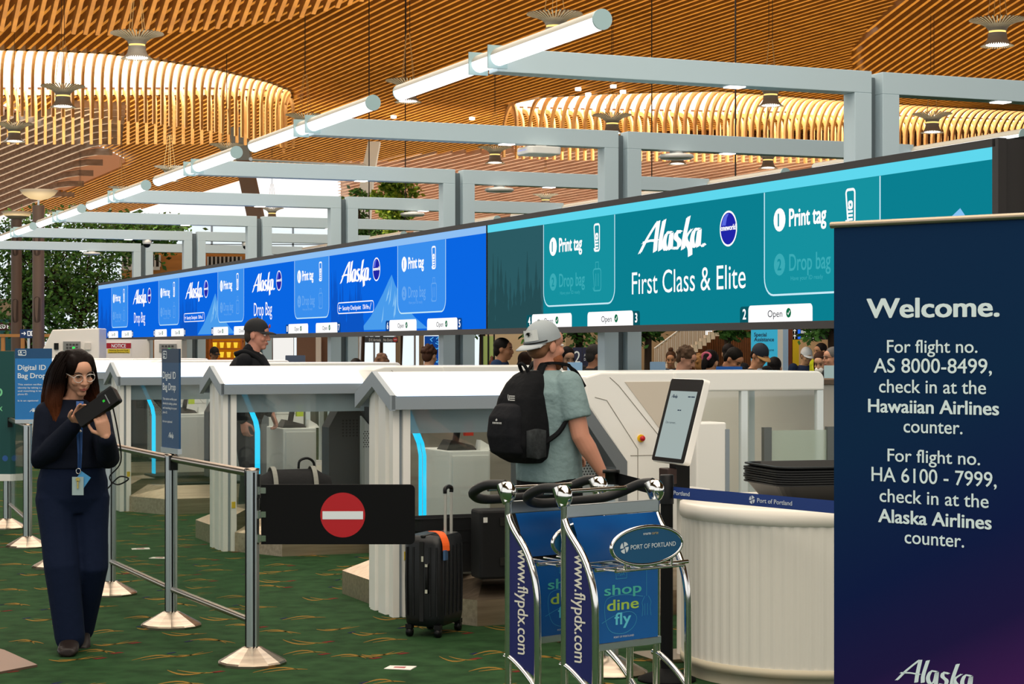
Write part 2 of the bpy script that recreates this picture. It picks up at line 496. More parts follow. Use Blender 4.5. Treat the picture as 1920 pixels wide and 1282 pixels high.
# ================================================================== portal frames with tube lights
VF = [12.0+4.15*k for k in range(7)]
UA, UP0, UP1 = 4.815, 7.53, 7.67
ZF = 3.555
tubelit = glow('tube_diffuser', 'ffffff', 2.2)
capm = mat('tube_end_cap', 'a9c6cb', .4)
ordn = ['nearest', 'second nearest', 'third nearest', 'middle', 'third from the far end', 'second from the far end', 'farthest']
def half_tube(mb, y0, y1, r, a0, a1, n=14):
    rings = []
    for y in (y0, y1):
        rings.append([(r*math.cos(math.radians(a0+(a1-a0)*k/n)), y, r*math.sin(math.radians(a0+(a1-a0)*k/n))) for k in range(n+1)])
    mb.loft(rings, False, True, False)
def frame_pair(i, v):
    r = thing('portal_frame', 'pale grey cantilever frame carrying a lit tube, %s in the row' % ordn[i], 'portal frame', W(UP1, v), TH, 'cantilever frames reaching to the passengers')
    a = UA-UP1
    MB().box(a, 0, -.075, .075, ZF-.155, ZF).build('arm', [paintgrey], r, .004)
    MB().box(UP0-UP1, 0, -.075, .075, 0, ZF-.155).build('post', [paintgrey], r, .004)
    MB().box(.004, .085, .02, .07, 0, ZF-.03).build('link_panel', [linkgrey], r)
    MB().box(-1.12, -1.0, -.05, .05, ZF-.162, ZF-.155).build('downlight', [glow('downlight_glow', 'ffffff', 3)], r)
    M = Matrix.Translation((a-.03, 0, ZF-.075))
    t = MB(); t.M = M; half_tube(t, -1.75, 1.75, .058, -188, 8); tl = t.build('tube_light', [tubelit], r)
    h = MB(); h.M = M; half_tube(h, -1.75, 1.75, .0585, 7, 173); h.build('housing', [mat('tube_housing', 'b9b5a8', .5)], tl)
    for s in (-1, 1):
        e = MB(); e.M = M @ Matrix.Translation((0, s*1.752, 0)) @ Matrix.Rotation(math.pi/2, 4, 'X'); e.lathe([(0, -.006), (.061, -.006), (.061, .006), (0, .006)], 24, smooth=False); e.build('end_cap', [capm], tl)
    b = MB(); b.M = M
    for y in (-.17, .17): b.box(-.075, .06, y-.007, y+.007, -.075, .075)
    b.build('bracket', [capm], r)
    q = thing('portal_frame', 'pale grey frame reaching behind the screen, %s in the row' % ordn[i], 'portal frame', W(UP1+.09, v), TH, 'cantilever frames reaching behind the screen')
    MB().box(0, 3.05, -.075, .075, ZF-.155, ZF).build('arm', [paintgrey], q, .004)
    MB().box(0, .14, -.075, .075, 0, ZF-.155).build('post', [paintgrey], q, .004)
    MB().box(1.0, 1.12, -.05, .05, ZF-.162, ZF-.155).build('downlight', [glow('downlight_glow', 'ffffff', 3)], q)
    M = Matrix.Translation((3.08, 0, ZF-.075))
    t = MB(); t.M = M; half_tube(t, -1.75, 1.75, .058, -188, 8); tl = t.build('tube_light', [tubelit], q)
    h = MB(); h.M = M; half_tube(h, -1.75, 1.75, .06, 7, 173); h.build('housing', [mat('tube_housing', 'b9b5a8', .5)], tl)
    for s in (-1, 1):
        e = MB(); e.M = M @ Matrix.Translation((0, s*1.752, 0)) @ Matrix.Rotation(math.pi/2, 4, 'X'); e.lathe([(0, -.006), (.061, -.006), (.061, .006), (0, .006)], 24, smooth=False); e.build('end_cap', [capm], tl)
for i, v in enumerate(VF): frame_pair(i, v)
# discs and domes hanging under the arms
def under_arm(i, du, name, label, cat, kind):
    r = thing(name, label, cat, W(UP1+du, VF[i], ZF-.155), TH)
    if kind == 'disc':
        MB().lathe([(0, 0), (.06, 0), (.06, -.02), (.15, -.03), (.165, -.05), (.14, -.07), (0, -.075)], 28).build('housing', [white], r)
    elif kind == 'square':
        MB().prism(rrect(-.16, .16, -.16, .16, .05), -.085, -.02).build('housing', [white], r, .008)
        MB().box(-.05, .05, -.05, .05, -.02, 0).build('mount', [white], r)
        MB().box(-.16, -.15, -.1, .1, -.05, -.045).build('status_light', [glow('blue_led', '3060ff', 2)], r)
    else:
        MB().lathe([(0, 0), (.075, 0), (.075, -.05), (.06, -.07)], 24).build('housing', [white], r)
        MB().lathe([(.06, -.06), (.055, -.1), (.03, -.125), (0, -.13)], 20).build('dome_lens', [black], r)
under_arm(1, -.75, 'access_point', 'white square access point under the second nearest front frame', 'access point', 'square')
under_arm(1, .62, 'access_point', 'white disc shaped access point under the second nearest rear frame', 'access point', 'disc')
under_arm(2, .55, 'access_point', 'white disc access point under the third nearest rear frame, beside plants', 'access point', 'disc')
under_arm(3, 1.0, 'access_point', 'white access point under the middle rear frame, above the blue screen', 'access point', 'disc')
under_arm(6, -.9, 'access_point', 'white disc under the farthest front frame, in front of the tree', 'access point', 'disc')
under_arm(5, -.75, 'security_camera', 'white dome camera under the second farthest front frame', 'camera', 'dome')
under_arm(5, .95, 'security_camera', 'white dome camera under the second farthest rear frame', 'camera', 'dome')

# ================================================================== the long LED screen
US = 7.27
def scr(v, z, off=0): return Vector((-off, -v, z))          # screen coordinates: v grows to the left
SC = thing('display_screen', 'long blue and teal airline screen hung above the bag drops', 'screen', W(US, 0), TH + 0)
def SP_(v, z, off=0): return Vector((-off, v, z))
V0, V1, VM = 9.96, 38.93, 18.26
Z0, Z1 = 1.79, 2.82
fr = MB().box(.012, .26, V0-.03, V1+.03, Z0-.03, Z1+.05)
fr.box(-.01, .05, V0-.03, V1+.03, Z1, Z1+.05).box(-.01, .05, V0-.03, V1+.03, Z0-.055, Z0)
fr.box(-.01, .05, V0-.06, V0, Z0-.055, Z1+.05).box(-.01, .05, V1, V1+.05, Z0-.055, Z1+.05)
fr.build('frame', [mat('screen_frame', '2b2725', .5)], SC)
MB().box(.26, .62, V0-.1, V0+.5, Z0+.1, Z1+.08).build('rear_housing', [blackm], SC)
TEAL, TEALD, TEALP, CY = glow('screen_teal', '0a7f90'), glow('screen_dark_teal', '2c5a62'), glow('screen_teal_panel', '16919f'), glow('screen_cyan_band', '5fd8ee')
BLUE, BLUEP, BLUEB = glow('screen_blue', '0a66e2'), glow('screen_blue_panel', '3a8fee'), glow('screen_blue_band', '8fc0f4')
BLUED = glow('screen_forest_blue', '0c55c4'); TREED = glow('screen_forest_teal', '264c52')
WHT = glow('screen_white', 'ffffff', 1.05); FAINTB = glow('screen_faint_blue', '69a8f0'); FAINTT = glow('screen_faint_teal', '3cabb6')
NAVY = glow('screen_globe_navy', '2026a8'); NAVYL = glow('screen_globe_light', '5a6ae0'); GREEN = glow('screen_tick_green', '0e6b45')
MTN = glow('screen_mountain', '4a9cec'); MTNL = glow('screen_mountain_snow', '86c2f4'); TABN = glow('screen_tab_dark', '0d4590'); TABT = glow('screen_tab_teal', '0a5560')
def quad(mb, v0, v1, z0, z1, off): mb.add([SP_(v1, z0, off), SP_(v0, z0, off), SP_(v0, z1, off), SP_(v1, z1, off)], [(0, 1, 2, 3)])
p = MB(); quad(p, V0, VM, Z0, Z1, 0); p.build('teal_display', [TEAL], SC)
p = MB(); quad(p, VM+.03, V1, Z0, Z1, 0); p.build('blue_display', [BLUE], SC)
MB().box(-.006, .03, VM, VM+.03, Z0, Z1).build('seam', [blackm], SC)
def tl(s, sz, off=0): return SP_(-s, sz, off)                # reading direction runs to smaller v
band = MB(); quad(band, V0, VM, Z1-.075, Z1, .002); band.mi = 1; quad(band, VM+.03, V1, Z1-.075, Z1, .002); band.build('top_band', [CY, BLUEB], SC)
def forest(mb, v0, v1, seed, off=.002):
    rn = random.Random(seed); v = v0
    while v < v1:
        h = rn.uniform(.35, .8); w = rn.uniform(.07, .14)
        pts = []
        for k in range(9):
            f = k/8; ww = w*(1-f)*(1 if k % 2 == 0 else .62)+.004
            pts.append((v-ww, Z0+h*f)); 
        R = [(2*v-a, b) for a, b in pts][::-1]
        for (a, b), (c, d) in zip(pts, pts[1:]):
            mb.add([SP_(min(max(q, v0-.1), v1+.02), z, off) for q, z in ((a, b), (2*v-a, b), (2*v-c, d), (c, d))], [(0, 1, 2, 3)])
        v += rn.uniform(.05, .13)
fo = MB(); quad(fo, 16.86, VM, Z0, Z1-.075, .001); fo.mi = 1; forest(fo, 16.95, VM-.03, 3); fo.build('teal_forest_picture', [TEALD, TREED], SC)
fo = MB(); 
for a, b, sd in ((37.7, 38.85, 5), (30.7, 31.8, 6), (22.3, 23.5, 8)): forest(fo, a, b, sd)
fo.build('blue_forest_picture', [BLUED], SC)
def mountain(vc, mb):
    z = Z0+.02; rn = random.Random(int(vc*10))
    L = [(vc+1.15, z), (vc+.75, z+.16), (vc+.5, z+.3), (vc+.3, z+.42), (vc+.1, z+.56), (vc, z+.62)]
    Rr = [(vc, z+.62), (vc-.12, z+.5), (vc-.25, z+.42), (vc-.45, z+.26), (vc-.8, z+.12), (vc-1.2, z)]
    mb.mi = 0; mb.add([SP_(a, b, .0016) for a, b in L+Rr[1:]], [tuple(range(len(L)+len(Rr)-1))])
    mb.mi = 1
    for k in range(9):
        a = vc+rn.uniform(-.2, .28); t = z+.6-abs(a-vc)*1.1-.02; h = rn.uniform(.1, .3)
        mb.add([SP_(a, t, .002), SP_(a+.035+.3*h, t-h, .002), SP_(a+.0+.18*h, t-h*.8, .002)], [(0, 1, 2)])
mo = MB(); mountain(29.45, mo); mountain(21.2, mo)
mo.add([SP_(10.3+q, z, .0016) for q, z in ((-.3, Z0+.4), (0, Z0+.68), (.12, Z0+.62), (.5, Z0+.4))], [(0, 1, 2, 3)])
mo.build('mountain_picture', [MTN, MTNL], SC)
def outline(mb, poly, w, off):
    n = len(poly); strokes(mb, [poly+[poly[0]]], lambda a, b, o: SP_(-a, b, o), off, w)
def step_panel(i, vr, teal):
    """panel with the two steps; vr = its right (near) edge"""
    s0, s1 = -(vr+1.54), -vr                                   # reading coordinate s = -v
    P = lambda a, b, o: SP_(-a, b, o)
    root = MB(); poly = rrect(s0, s1, 1.985, Z1-.077, .13, 6, (1, 1, 0, 0))
    root.add([P(a, b, .0022) for a, b in poly], [tuple(range(len(poly)))])
    o = root.build('step_panel', [TEALP if teal else BLUEP], SC)
    ln = MB(); strokes(ln, [[(s0, Z1-.077)]+poly[:7]+poly[7:14]+[(s1, Z1-.077)]], P, .003, .014)
    ln.build('outline', [glow('screen_line', 'c8ecf8')], o)
    t = MB()
    t.add([P(s0+.22+.085*math.cos(a), 2.53+.085*math.sin(a), .003) for a in [2*math.pi*k/20 for k in range(20)]], [tuple(range(20))])
    put_text(t, 'Print tag', P, s0+.36, s0+.86, 2.475, .125, .03, off=.003)
    # little tag icon
    k0 = s0+1.12
    strokes(t, [rrect(k0, k0+.11, 2.45, 2.68, .025)+[(k0+.025, 2.45)]], P, .003, .018)
    strokes(t, [rrect(k0+.035, k0+.075, 2.555, 2.595, .01)+[(k0+.045, 2.555)]], P, .0032, .02)
    for q in range(3): strokes(t, [[(k0+.025, 2.53-.027*q), (k0+.085, 2.53-.027*q)]], P, .0032, .016)
    t.build('print_tag_lettering', [WHT], o)
    d = MB(); put_text(d, '1', P, s0+.2, s0+.24, 2.485, .09, .03, off=.0042, align='l'); 
    d.build('step_number', [TEALP if teal else BLUEP], o)
    t = MB()
    t.add([P(s0+.22+.08*math.cos(a), 2.205+.08*math.sin(a), .003) for a in [2*math.pi*k/20 for k in range(20)]], [tuple(range(20))])
    put_text(t, 'Drop bag', P, s0+.36, s0+.92, 2.155, .12, .01, off=.003)
    put_text(t, 'Have your ID ready', P, s0+.38, s0+.82, 2.085, .03, 0, off=.003)
    strokes(t, [rrect(k0-.02, k0+.14, 2.1, 2.29, .03)+[(k0+.01, 2.1)]], P, .003, .012)
    strokes(t, [[(k0+.03, 2.29), (k0+.03, 2.35), (k0+.09, 2.35), (k0+.09, 2.29)], [(k0+.035, 2.14), (k0+.035, 2.25)], [(k0+.085, 2.14), (k0+.085, 2.25)]], P, .003, .01)
    t.build('drop_bag_lettering', [FAINTT if teal else FAINTB], o)
    d = MB(); put_text(d, '2', P, s0+.195, s0+.24, 2.165, .08, .03, off=.0042, align='l'); d.build('step_number', [TEALP if teal else BLUEP], o)
def globe(vc, teal):
    P = lambda a, b, o: SP_(-a, b, o); s = -vc; z = 2.51
    g = MB()
    for r, o, m in ((.137, .003, 0), (.122, .0036, 1)):
        g.mi = m; g.add([P(s+r*math.cos(a), z+r*math.sin(a), o) for a in [2*math.pi*k/32 for k in range(32)]], [tuple(range(32))])
    g.mi = 2; g.add([P(s+q[0]*.105, z+.01+q[1]*.105, .0038) for q in ((-1, .15), (-.82, .62), (-.4, .95), (.1, 1.0), (-.2, .7), (-.35, .3), (-.38, .15))], [tuple(range(7))])
    g.mi = 0; put_text(g, 'oneworld', P, s-.115, s+.115, z-.012, .042, .035, off=.0042)
    g.build('globe_emblem', [WHT, NAVY, NAVYL], SC)
def logo(vl, word, teal):
    """vl = left edge of the block"""
    P = lambda a, b, o: SP_(-a, b, o); s = -vl
    t = MB(); put_script(t, P, s+.48, s+1.62, 2.39, .25, .004); t.build('airline_script', [WHT], SC)
    if word == 'Security':
        b = MB(); poly = rrect(s+.35, s+1.75, 2.02, 2.15, .05)
        b.add([P(x, y, .0028) for x, y in poly], [tuple(range(len(poly)))]); bo = b.build('checkpoint_box', [BLUE], SC)
        l = MB(); strokes(l, [poly+[poly[0]]], P, .0034, .012)
        put_text(l, 'Security Checkpoint', P, s+.55, s+1.27, 2.058, .052, .01, off=.0036)
        put_text(l, 'TSA Pre', P, s+1.34, s+1.56, 2.058, .052, .02, off=.0036, shear=.2)
        strokes(l, [[(s+.5, 2.085), (s+.4, 2.085)], [(s+.44, 2.12), (s+.4, 2.085), (s+.44, 2.05)], [(s+1.58, 2.08), (s+1.61, 2.05), (s+1.66, 2.13)]], P, .0036, .012)
        l.build('lettering', [WHT], bo)
    else:
        t = MB()
        if teal: put_text(t, word, P, -14.97, -13.02, 2.05, .185, .0, off=.004)
        else: put_text(t, word, P, s+.55, s+1.5, 2.05, .185, .0, off=.004)
        t.build('lane_lettering', [WHT], SC)
step_panel(0, 15.31, True); step_panel(1, 11.2, True)
logo(15.3, 'First Class & Elite', True); globe(13.29, True)
for k in range(5):
    vr = 19.45+4.15*k; step_panel(k+2, vr, False)
    if k < 4:
        logo(vr+4.15-.05 if False else vr+1.54+2.6, 'Security' if k % 2 == 0 else 'Drop Bag', False); globe(vr+1.54+.75, False)
def lane_tab(vc, num, right, teal):
    P = lambda a, b, o: SP_(-a, b, o); s = -vc
    w = .46
    n = MB(); a, b = (s+w-.08, s+w+.13) if right else (s-w-.13, s-w+.08)
    poly = rrect(a, b, Z0-.06, 1.91, .03); n.add([P(x, max(y, Z0), .0024) for x, y in poly], [tuple(range(len(poly)))])
    no = n.build('lane_tab', [TABT if teal else TABN], SC)
    t = MB(); poly = rrect(s-w, s+w, Z0-.06, 1.915, .035); t.add([P(x, max(y, Z0), .003) for x, y in poly], [tuple(range(len(poly)))]); t.build('open_card', [WHT], no)
    t = MB(); put_text(t, num, P, (s+w+.02) if right else (s-w-.1), (s+w+.1) if right else (s-w-.02), 1.815, .075, .03, off=.0035, align='c'); t.build('lane_number', [WHT], no)
    t = MB(); closed = num == '9'
    put_text(t, 'Closed' if closed else 'Open', P, s-.17, s+(.12 if closed else .04), 1.825, .05, 0, off=.0036); t.build('card_lettering', [glow('screen_ink', 'a03a48' if False else '30343c')], no)
    if not closed:
        t = MB(); t.add([P(s+.13+.035*math.cos(a), 1.853+.035*math.sin(a), .0036) for a in [2*math.pi*k/16 for k in range(16)]], [tuple(range(16))]); t.mi = 1
        strokes(t, [[(s+.113, 1.853), (s+.125, 1.84), (s+.148, 1.868)]], P, .004, .008); t.build('tick', [GREEN, WHT], no)
n = 1
for k in range(7):
    base = 9.96+4.15*k+(0 if k < 2 else .0)
    for j, off in ((0, 1.3), (1, 2.56)):
        lane_tab(base+off, str(n), j == 0, k < 2); n += 1
# ================================================================== bag drop machines
CL = [11.36+4.1*k for k in range(5)]
bluelit = glow('cyan_light_strip', '22c8f8', 1.6); eavelit = glow('eave_light', 'dcecff', 2.2)
perf = mat('perforation_dark', '2a2d2e', .8); tint = mat('header_reflection_grey', '9fb0ba', .25, alpha=.72)
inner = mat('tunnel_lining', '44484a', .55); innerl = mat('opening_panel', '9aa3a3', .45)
def bag_drop():
    r = thing('bag_drop_machine', '-', 'bag drop machine', (0, 0, 0), TH, 'bag drop machines in the row')
    L = 1.25
    m = MB().prism([(-.33, 1.318), (0, 1.455), (.33, 1.318), (.33, 1.296), (0, 1.43), (-.33, 1.296)], .02, L+.3, 'x')
    m.build('roof', [white], r)
    m = MB().box(.0, L, -.338, -.31, 1.235, 1.318).box(.0, L, .31, .338, 1.235, 1.318)
    m.prism([(-.338, 1.32), (0, 1.458), (.338, 1.32), (.338, 1.228), (0, 1.366), (-.338, 1.228)], -.012, .022, 'x')
    m.build('eave_trim', [greyface], r)
    MB().box(.03, L, -.343, -.336, 1.315, 1.324).build('eave_light', [eavelit], r)
    m = MB()
    for a, b, x0 in ((-.27, -.2, .03), (-.2, -.13, .055), (-.13, .0, .03), (.0, .07, .055), (.07, .16, .03), (.16, .24, .05)):
        m.hull8([(x0, a, 0), (.07, a, 0), (.07, b, 0), (x0, b, 0), (x0, a, 1.39-abs(a)*.41), (.07, a, 1.39-abs(a)*.41), (.07, b, 1.39-abs(b)*.41), (x0, b, 1.39-abs(b)*.41)])
    post = m.build('post', [white], r)
    m = MB().box(.045, .049, -.205, -.2, .5, .52); m = MB().box(.098, .128, -.279, -.275, .34, .39); m.build('warning_sticker', [mat('sticker_yellow', 'd8b820', .5)], post)
    MB().box(.092, .138, -.275, .24, 0, 1.3).build('side_jamb', [white], r)
    MB().box(.07, .092, -.25, .22, 0, 1.3).build('jamb_shade_strip', [greyface], r)  # grey stands in for the shade between post and jamb
    MB().box(.138, 1.2, -.262, -.25, .27, 1.235).build('near_glass', [acrylic], r)
    MB().box(.138, 1.2, .235, .245, .27, 1.235).build('far_glass', [acrylic], r)
    MB().box(.138, 1.2, -.248, -.24, 1.09, 1.25).build('header_panel', [tint], r)  # tint carries the grey reflection along the top of the glass
    m = MB()
    lo = [(.12, -.29), (.36, -.8), (2.9, -.8), (2.9, -.29)]; hi = [(.3, -.29), (.5, -.55), (2.9, -.55), (2.9, -.29)]
    m.loft([[(x, y, 0) for x, y in lo], [(x, y, .15) for x, y in lo], [(x, y, .26) for x, y in hi]], True, False)
    lo = [(2.9, .29), (2.9, 1.1), (.3, 1.1), (.1, .95), (.1, .29)]; hi = [(2.9, .29), (2.9, .85), (.5, .85), (.36, .75), (.36, .29)]
    m.loft([[(x, y, 0) for x, y in lo], [(x, y, .15) for x, y in lo], [(x, y, .28) for x, y in hi]], True, False)
    m.build('plinth', [mat('brushed_plinth', 'ccb8a0', .36, 1, noise=((2, 40, 40), 'b09c86'))], r)
    MB().box(.55, 2.9, -.52, -.3, .26, .275).box(.5, 2.9, .3, .83, .28, .3).build('belt', [blackm], r)
    body = MB().prism([(1.47, 0), (1.47, .9), (1.2, 1.27), (1.2, 1.425), (1.3, 1.452), (1.84, 1.452), (1.84, 0)], -.46, .46, 'x' if False else 'y')
    b = body.build('body', [white], r, .012)
    m = MB().prism([(1.40, 0), (1.40, .87), (1.11, 1.27), (1.17, 1.3), (1.475, .905), (1.475, 0)], -.468, .468, 'y'); m.build('opening_frame', [mat('opening_frame_grey', '6c7276', .4)], r)
    m = MB().prism([(1.46, 1.392), (1.83, 1.392), (1.80, .98)], -.4635, -.455, 'y'); m.build('recess_panel', [mat('recess_cream', 'cfc4b4', .5)], b)
    m = MB()
    for pts in ([(1.36, 1.42), (1.42, 1.37), (1.80, .94), (1.83, .94)], [(1.50, .94), (1.83, .94)], [(1.26, 1.3), (1.34, 1.28), (1.55, .98), (1.55, .2)]):
        m.tube([(x, -.461, z) for x, z in pts], .0025, 5)
    m.build('seam', [mat('seam_grey', '9b968c', .6)], b)
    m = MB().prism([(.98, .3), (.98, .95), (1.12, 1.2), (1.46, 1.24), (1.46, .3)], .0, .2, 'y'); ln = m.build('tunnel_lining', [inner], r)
    m = MB().prism([(1.18, .26), (1.18, 1.05), (1.40, .8), (1.40, .26)], -.24, -.2, 'y'); pn = m.build('opening_panel', [innerl], r)
    m = MB()
    for i in range(9):
        for j in range(8):
            x, z = 1.2+i*.02+(j % 2)*.01, .8+j*.0175
            if x < 1.18+(1.05-z)*.85: m.disc((x, -.2405, z), .0055, 8, 'y')
    for i in range(10):
        for j in range(6): m.disc((1.1+i*.03, -.001, .88+j*.025), .008, 8, 'y')
    m.build('perforation', [perf], pn)
    m = MB().prism(rrect(1.80, 2.87, 1.33, 1.452, .055, 5, (0, 0, 1, 0)), -.47, .46, 'y'); m.build('guard_roof', [white], r, .01)
    m = MB()
    for x in (1.86, 2.27, 2.82):
        for y in (-.465, .42): MB().box(x, x+.045, y, y+.035, .2, 1.33).build('guard_post', [mat('guard_white', 'dfe8ea', .35)], r)
    MB().box(1.84, 2.85, -.45, -.442, .45, 1.33).build('guard_glass', [acrylic], r)
    MB().box(1.84, 2.87, -.46, .46, 0, .42).build('guard_base', [offwhite], r)
    e = MB(); e.lathe([(0, 0), (.03, 0), (.03, .012), (.0, .012)], 16, smooth=False)
    e.mi = 1; e.lathe([(.012, .012), (.012, .025), (.02, .027), (.021, .04), (.012, .048), (0, .05)], 16)
    M = Matrix.Translation((1.57, -.46, 1.045)) @ Matrix.Rotation(math.pi/2, 4, 'X')
    e.v = [tuple(M @ Vector(p)) for p in e.v]; e.v = [tuple(M.translation+(Vector(p)-M.translation)*.8) for p in e.v]; e.build('emergency_button', [mat('button_yellow', 'f0c018', .5), mat('button_red', 'c01020', .3)], b)
    m = MB()
    for y in (.70, .78):
        m.tube([(.45, y, 1.24), (.48, y, 1.18), (.565, y, .98), (.58, y, .9), (.58, y, .3)], .012, 6)
    m.build('light_strip', [bluelit], r)
    MB().box(.3, 1.15, -.03, .03, 1.345, 1.36).build('fill_strip', [glow('fill_strip_glow', 'fff6e8', 4)], r)  # glowing strip added to brighten the bay behind the glass
    return r
descr = ['nearest white bag drop machine with glass side, beside the man with backpack', 'second nearest white bag drop machine, duffel bag behind its glass',
         'third nearest white bag drop machine, behind the glass barrier rails', 'fourth white bag drop machine, beside the woman\'s shoulder', 'farthest visible white bag drop machine, behind the woman']
m0 = bag_drop(); m0.location = W(3.78, CL[0]); m0['label'] = descr[0]
for k in range(1, 5): dup(m0, W(3.78, CL[k]), TH, descr[k])
# small cabinets with a scanning terminal in each bay
def cabinet(k):
    c = CL[k]
    r = thing('service_cabinet', ['white cabinet behind glass of the nearest bag drop', 'white cabinet behind glass of the second bag drop, at the man\'s hands', 'white cabinet behind glass of the third bag drop'][k], 'cabinet', W(4.7, c+1.15), TH, 'cabinets inside the bays')
    MB().box(0, .3, 0, .55, 0, .9).build('body', [mat('cabinet_white', 'd3d4d0', .45)], r, .008)
    d = MB().box(.02, .285, -.012, 0, .06, .87).build('door', [mat('cabinet_door', 'cdcfcb', .45)], r, .004)
    MB().lathe([(0, 0), (.012, 0), (.012, .006), (0, .006)], 12, (.26, .0, .8)).build('lock', [greyface], d)
    t = thing('scanning_terminal', ['dark scanning terminal on the nearest cabinet', 'scanning terminal with yellow slip on the second cabinet', 'scanning terminal with papers on the third cabinet'][k], 'terminal', W(4.82, c+1.35)+Vector((0, 0, .9)), TH, 'terminals on the cabinets')
    MB().hull8([(-.1, -.1, 0), (.12, -.1, 0), (.12, .1, 0), (-.1, .1, 0), (-.06, -.08, .07), (.1, -.08, .03), (.1, .08, .03), (-.06, .08, .07)]).build('base', [black], t)
    MB().tube([(0, 0, .05), (.02, 0, .16)], .025, 8).build('neck', [black], t)
    m = MB(); m.M = Matrix.Translation((.0, 0, .22)) @ Matrix.Rotation(.6, 4, 'Y'); m.box(-.09, .09, -.13, .13, -.012, .012); o = m.build('screen', [black], t, .004)
    m = MB(); m.M = Matrix.Translation((.0, 0, .22)) @ Matrix.Rotation(.6, 4, 'Y'); m.box(-.075, .075, -.115, .115, .012, .0135); m.build('display', [glow('dim_display', '5a7d78', .5)], o)
    MB().box(.02, .08, -.14, -.1, .1, .2).build('paper_slip', [mat('slip_yellow', 'c8e020', .6)] if k else [mat('slip_red', 'c03018', .6)], t)
    MB().hull8([(.12, -.16, 0), (.22, -.16, 0), (.22, -.06, 0), (.12, -.06, 0), (.13, -.15, .07), (.2, -.15, .03), (.2, -.07, .03), (.13, -.07, .07)]).build('printer', [white], t)
for k in range(3): cabinet(k)
# pale counter behind the machine on the right
r = thing('check_in_counter', 'pale cream counter behind the glass guard, left of the banner', 'counter', W(6.5, 13.0), TH)
MB().box(0, 1.75, 0, .5, 0, 1.32).build('body', [offwhite], r, .01)
MB().box(-.02, 1.8, -.03, .53, 1.32, 1.36).build('worktop', [mat('counter_top_brown', '8a7460', .5)], r, .005)
r = thing('service_desk', 'warm grey back wall panel seen through the glass sides', 'panel', W(4.9, 14.1), TH)
MB().box(0, 1.9, 0, .25, 0, 1.36).build('body', [mat('desk_warm_grey', '8a8276', .6, noise=((2, 2, 9), '776f64'))], r, .01)

# ------------------------------------------------------------------ tablet kiosk
r = thing('check_in_kiosk', 'white check-in kiosk with tall tilted tablet screen', 'kiosk', W(4.68, 9.1), TH)
T = Matrix.Translation((0, 0, 1.225)) @ Matrix.Rotation(.27, 4, 'Y')
m = MB(); m.M = T; m.prism(rrect(-.185, .185, -.225, .225, .02), -.0, .038, 'x'); hs = m.build('housing', [white], r, .004)
m = MB(); m.M = T; m.prism(rrect(-.18, .18, -.22, .22, .015), -.004, .004, 'x'); sc_ = m.build('screen', [black], r)
KP = lambda a, b, o: T @ Vector((-.004-o, -a, b))
m = MB(); m.add([KP(-.148, -.2, .001), KP(.148, -.2, .001), KP(.148, .155, .001), KP(-.148, .155, .001)], [(0, 1, 2, 3)]); m.build('display', [glow('kiosk_display', 'a9b7b4', .9)], sc_)
m = MB(); put_script(m, KP, -.125, -.055, .118, .018, .0016); put_text(m, 'One moment...', KP, -.12, .0, -.02, .013, off=.0018); strokes(m, [[(-.02, .053), (.0, .053)], [(.004, .053), (.02, .053)], [(.06, .126), (.09, .126)], [(.095, .126), (.135, .126)]], KP, .0018, .006)
m.build('lettering', [glow('kiosk_ink', '35455a', .6)], sc_)
MB().box(-.03, .05, -.04, .04, .86, 1.02).build('neck', [black], r, .004)
MB().box(-.085, -.03, -.05, .05, .9, .98).build('card_reader', [mat('reader_dark', '33221e', .4)], r, .005)
MB().prism(rrect(-.12, .14, -.13, .13, .04), .84, .875).build('shelf', [white], r, .006)
MB().tube([(.05, 0, .02), (.05, 0, .86)], .05, 16).build('stem', [offwhite], r)
MB().prism(rrect(-.2, .14, -.16, .16, .05), 0, .02).build('foot', [steel], r)

# ------------------------------------------------------------------ barriers
def stanchion(x, y, label, group='steel barrier posts', mast=.99, name='barrier_post'):
    r = thing(name, label, 'barrier post', (x, y, 0), TH, group)
    MB().lathe([(0, 0), (.175, 0), (.175, .012), (.165, .02), (.05, .085), (.036, .09), (0, .09)], 14, smooth=False).build('base', [steel], r)
    m = MB()
    for k in range(4):
        pass
    prof = [(.035*math.cos(a)*(.9 if k % 4 == 0 else 1), .035*math.sin(a)*(.9 if k % 4 == 0 else 1)) for k, a in enumerate([2*math.pi*k/32 for k in range(32)])]
    m.loft([[(px, py, .085) for px, py in prof], [(px, py, mast-.01) for px, py in prof]], True, True); m.build('post', [alu], r)
    m = MB()
    for a in (TH, TH+math.pi/2, 0): 
        pass
    m.box(-.004, .004, -.0365, -.03, .09, mast-.02).box(-.0365, -.03, -.004, .004, .09, mast-.02); m.build('channel', [blackm], r)
    MB().lathe([(.037, mast-.012), (.037, mast), (0, mast+.004)], 20).build('cap', [steel], r)
    return r
posts = [(473, 1250), (321, 1180), (207, 1120), (105, 1070)]
PP = [at_z(x, y-6, 0) for x, y in posts]
pl_lab = ['nearest steel barrier post, holding the black no entry panel', 'second steel barrier post, with sign on its top', 'third steel barrier post, right beside the woman', 'fourth steel barrier post, half hidden behind the woman\'s legs']
PO = [stanchion(p.x, p.y, l) for p, l in zip(PP, pl_lab)]
for (x, y, l) in ((52, 1030, 'steel barrier post under the blue sign, left of the woman'), (14, 995, 'steel barrier post under the green sign at the left edge')):
    p = at_z(x, y-5, 0); PO.append(stanchion(p.x, p.y, l))
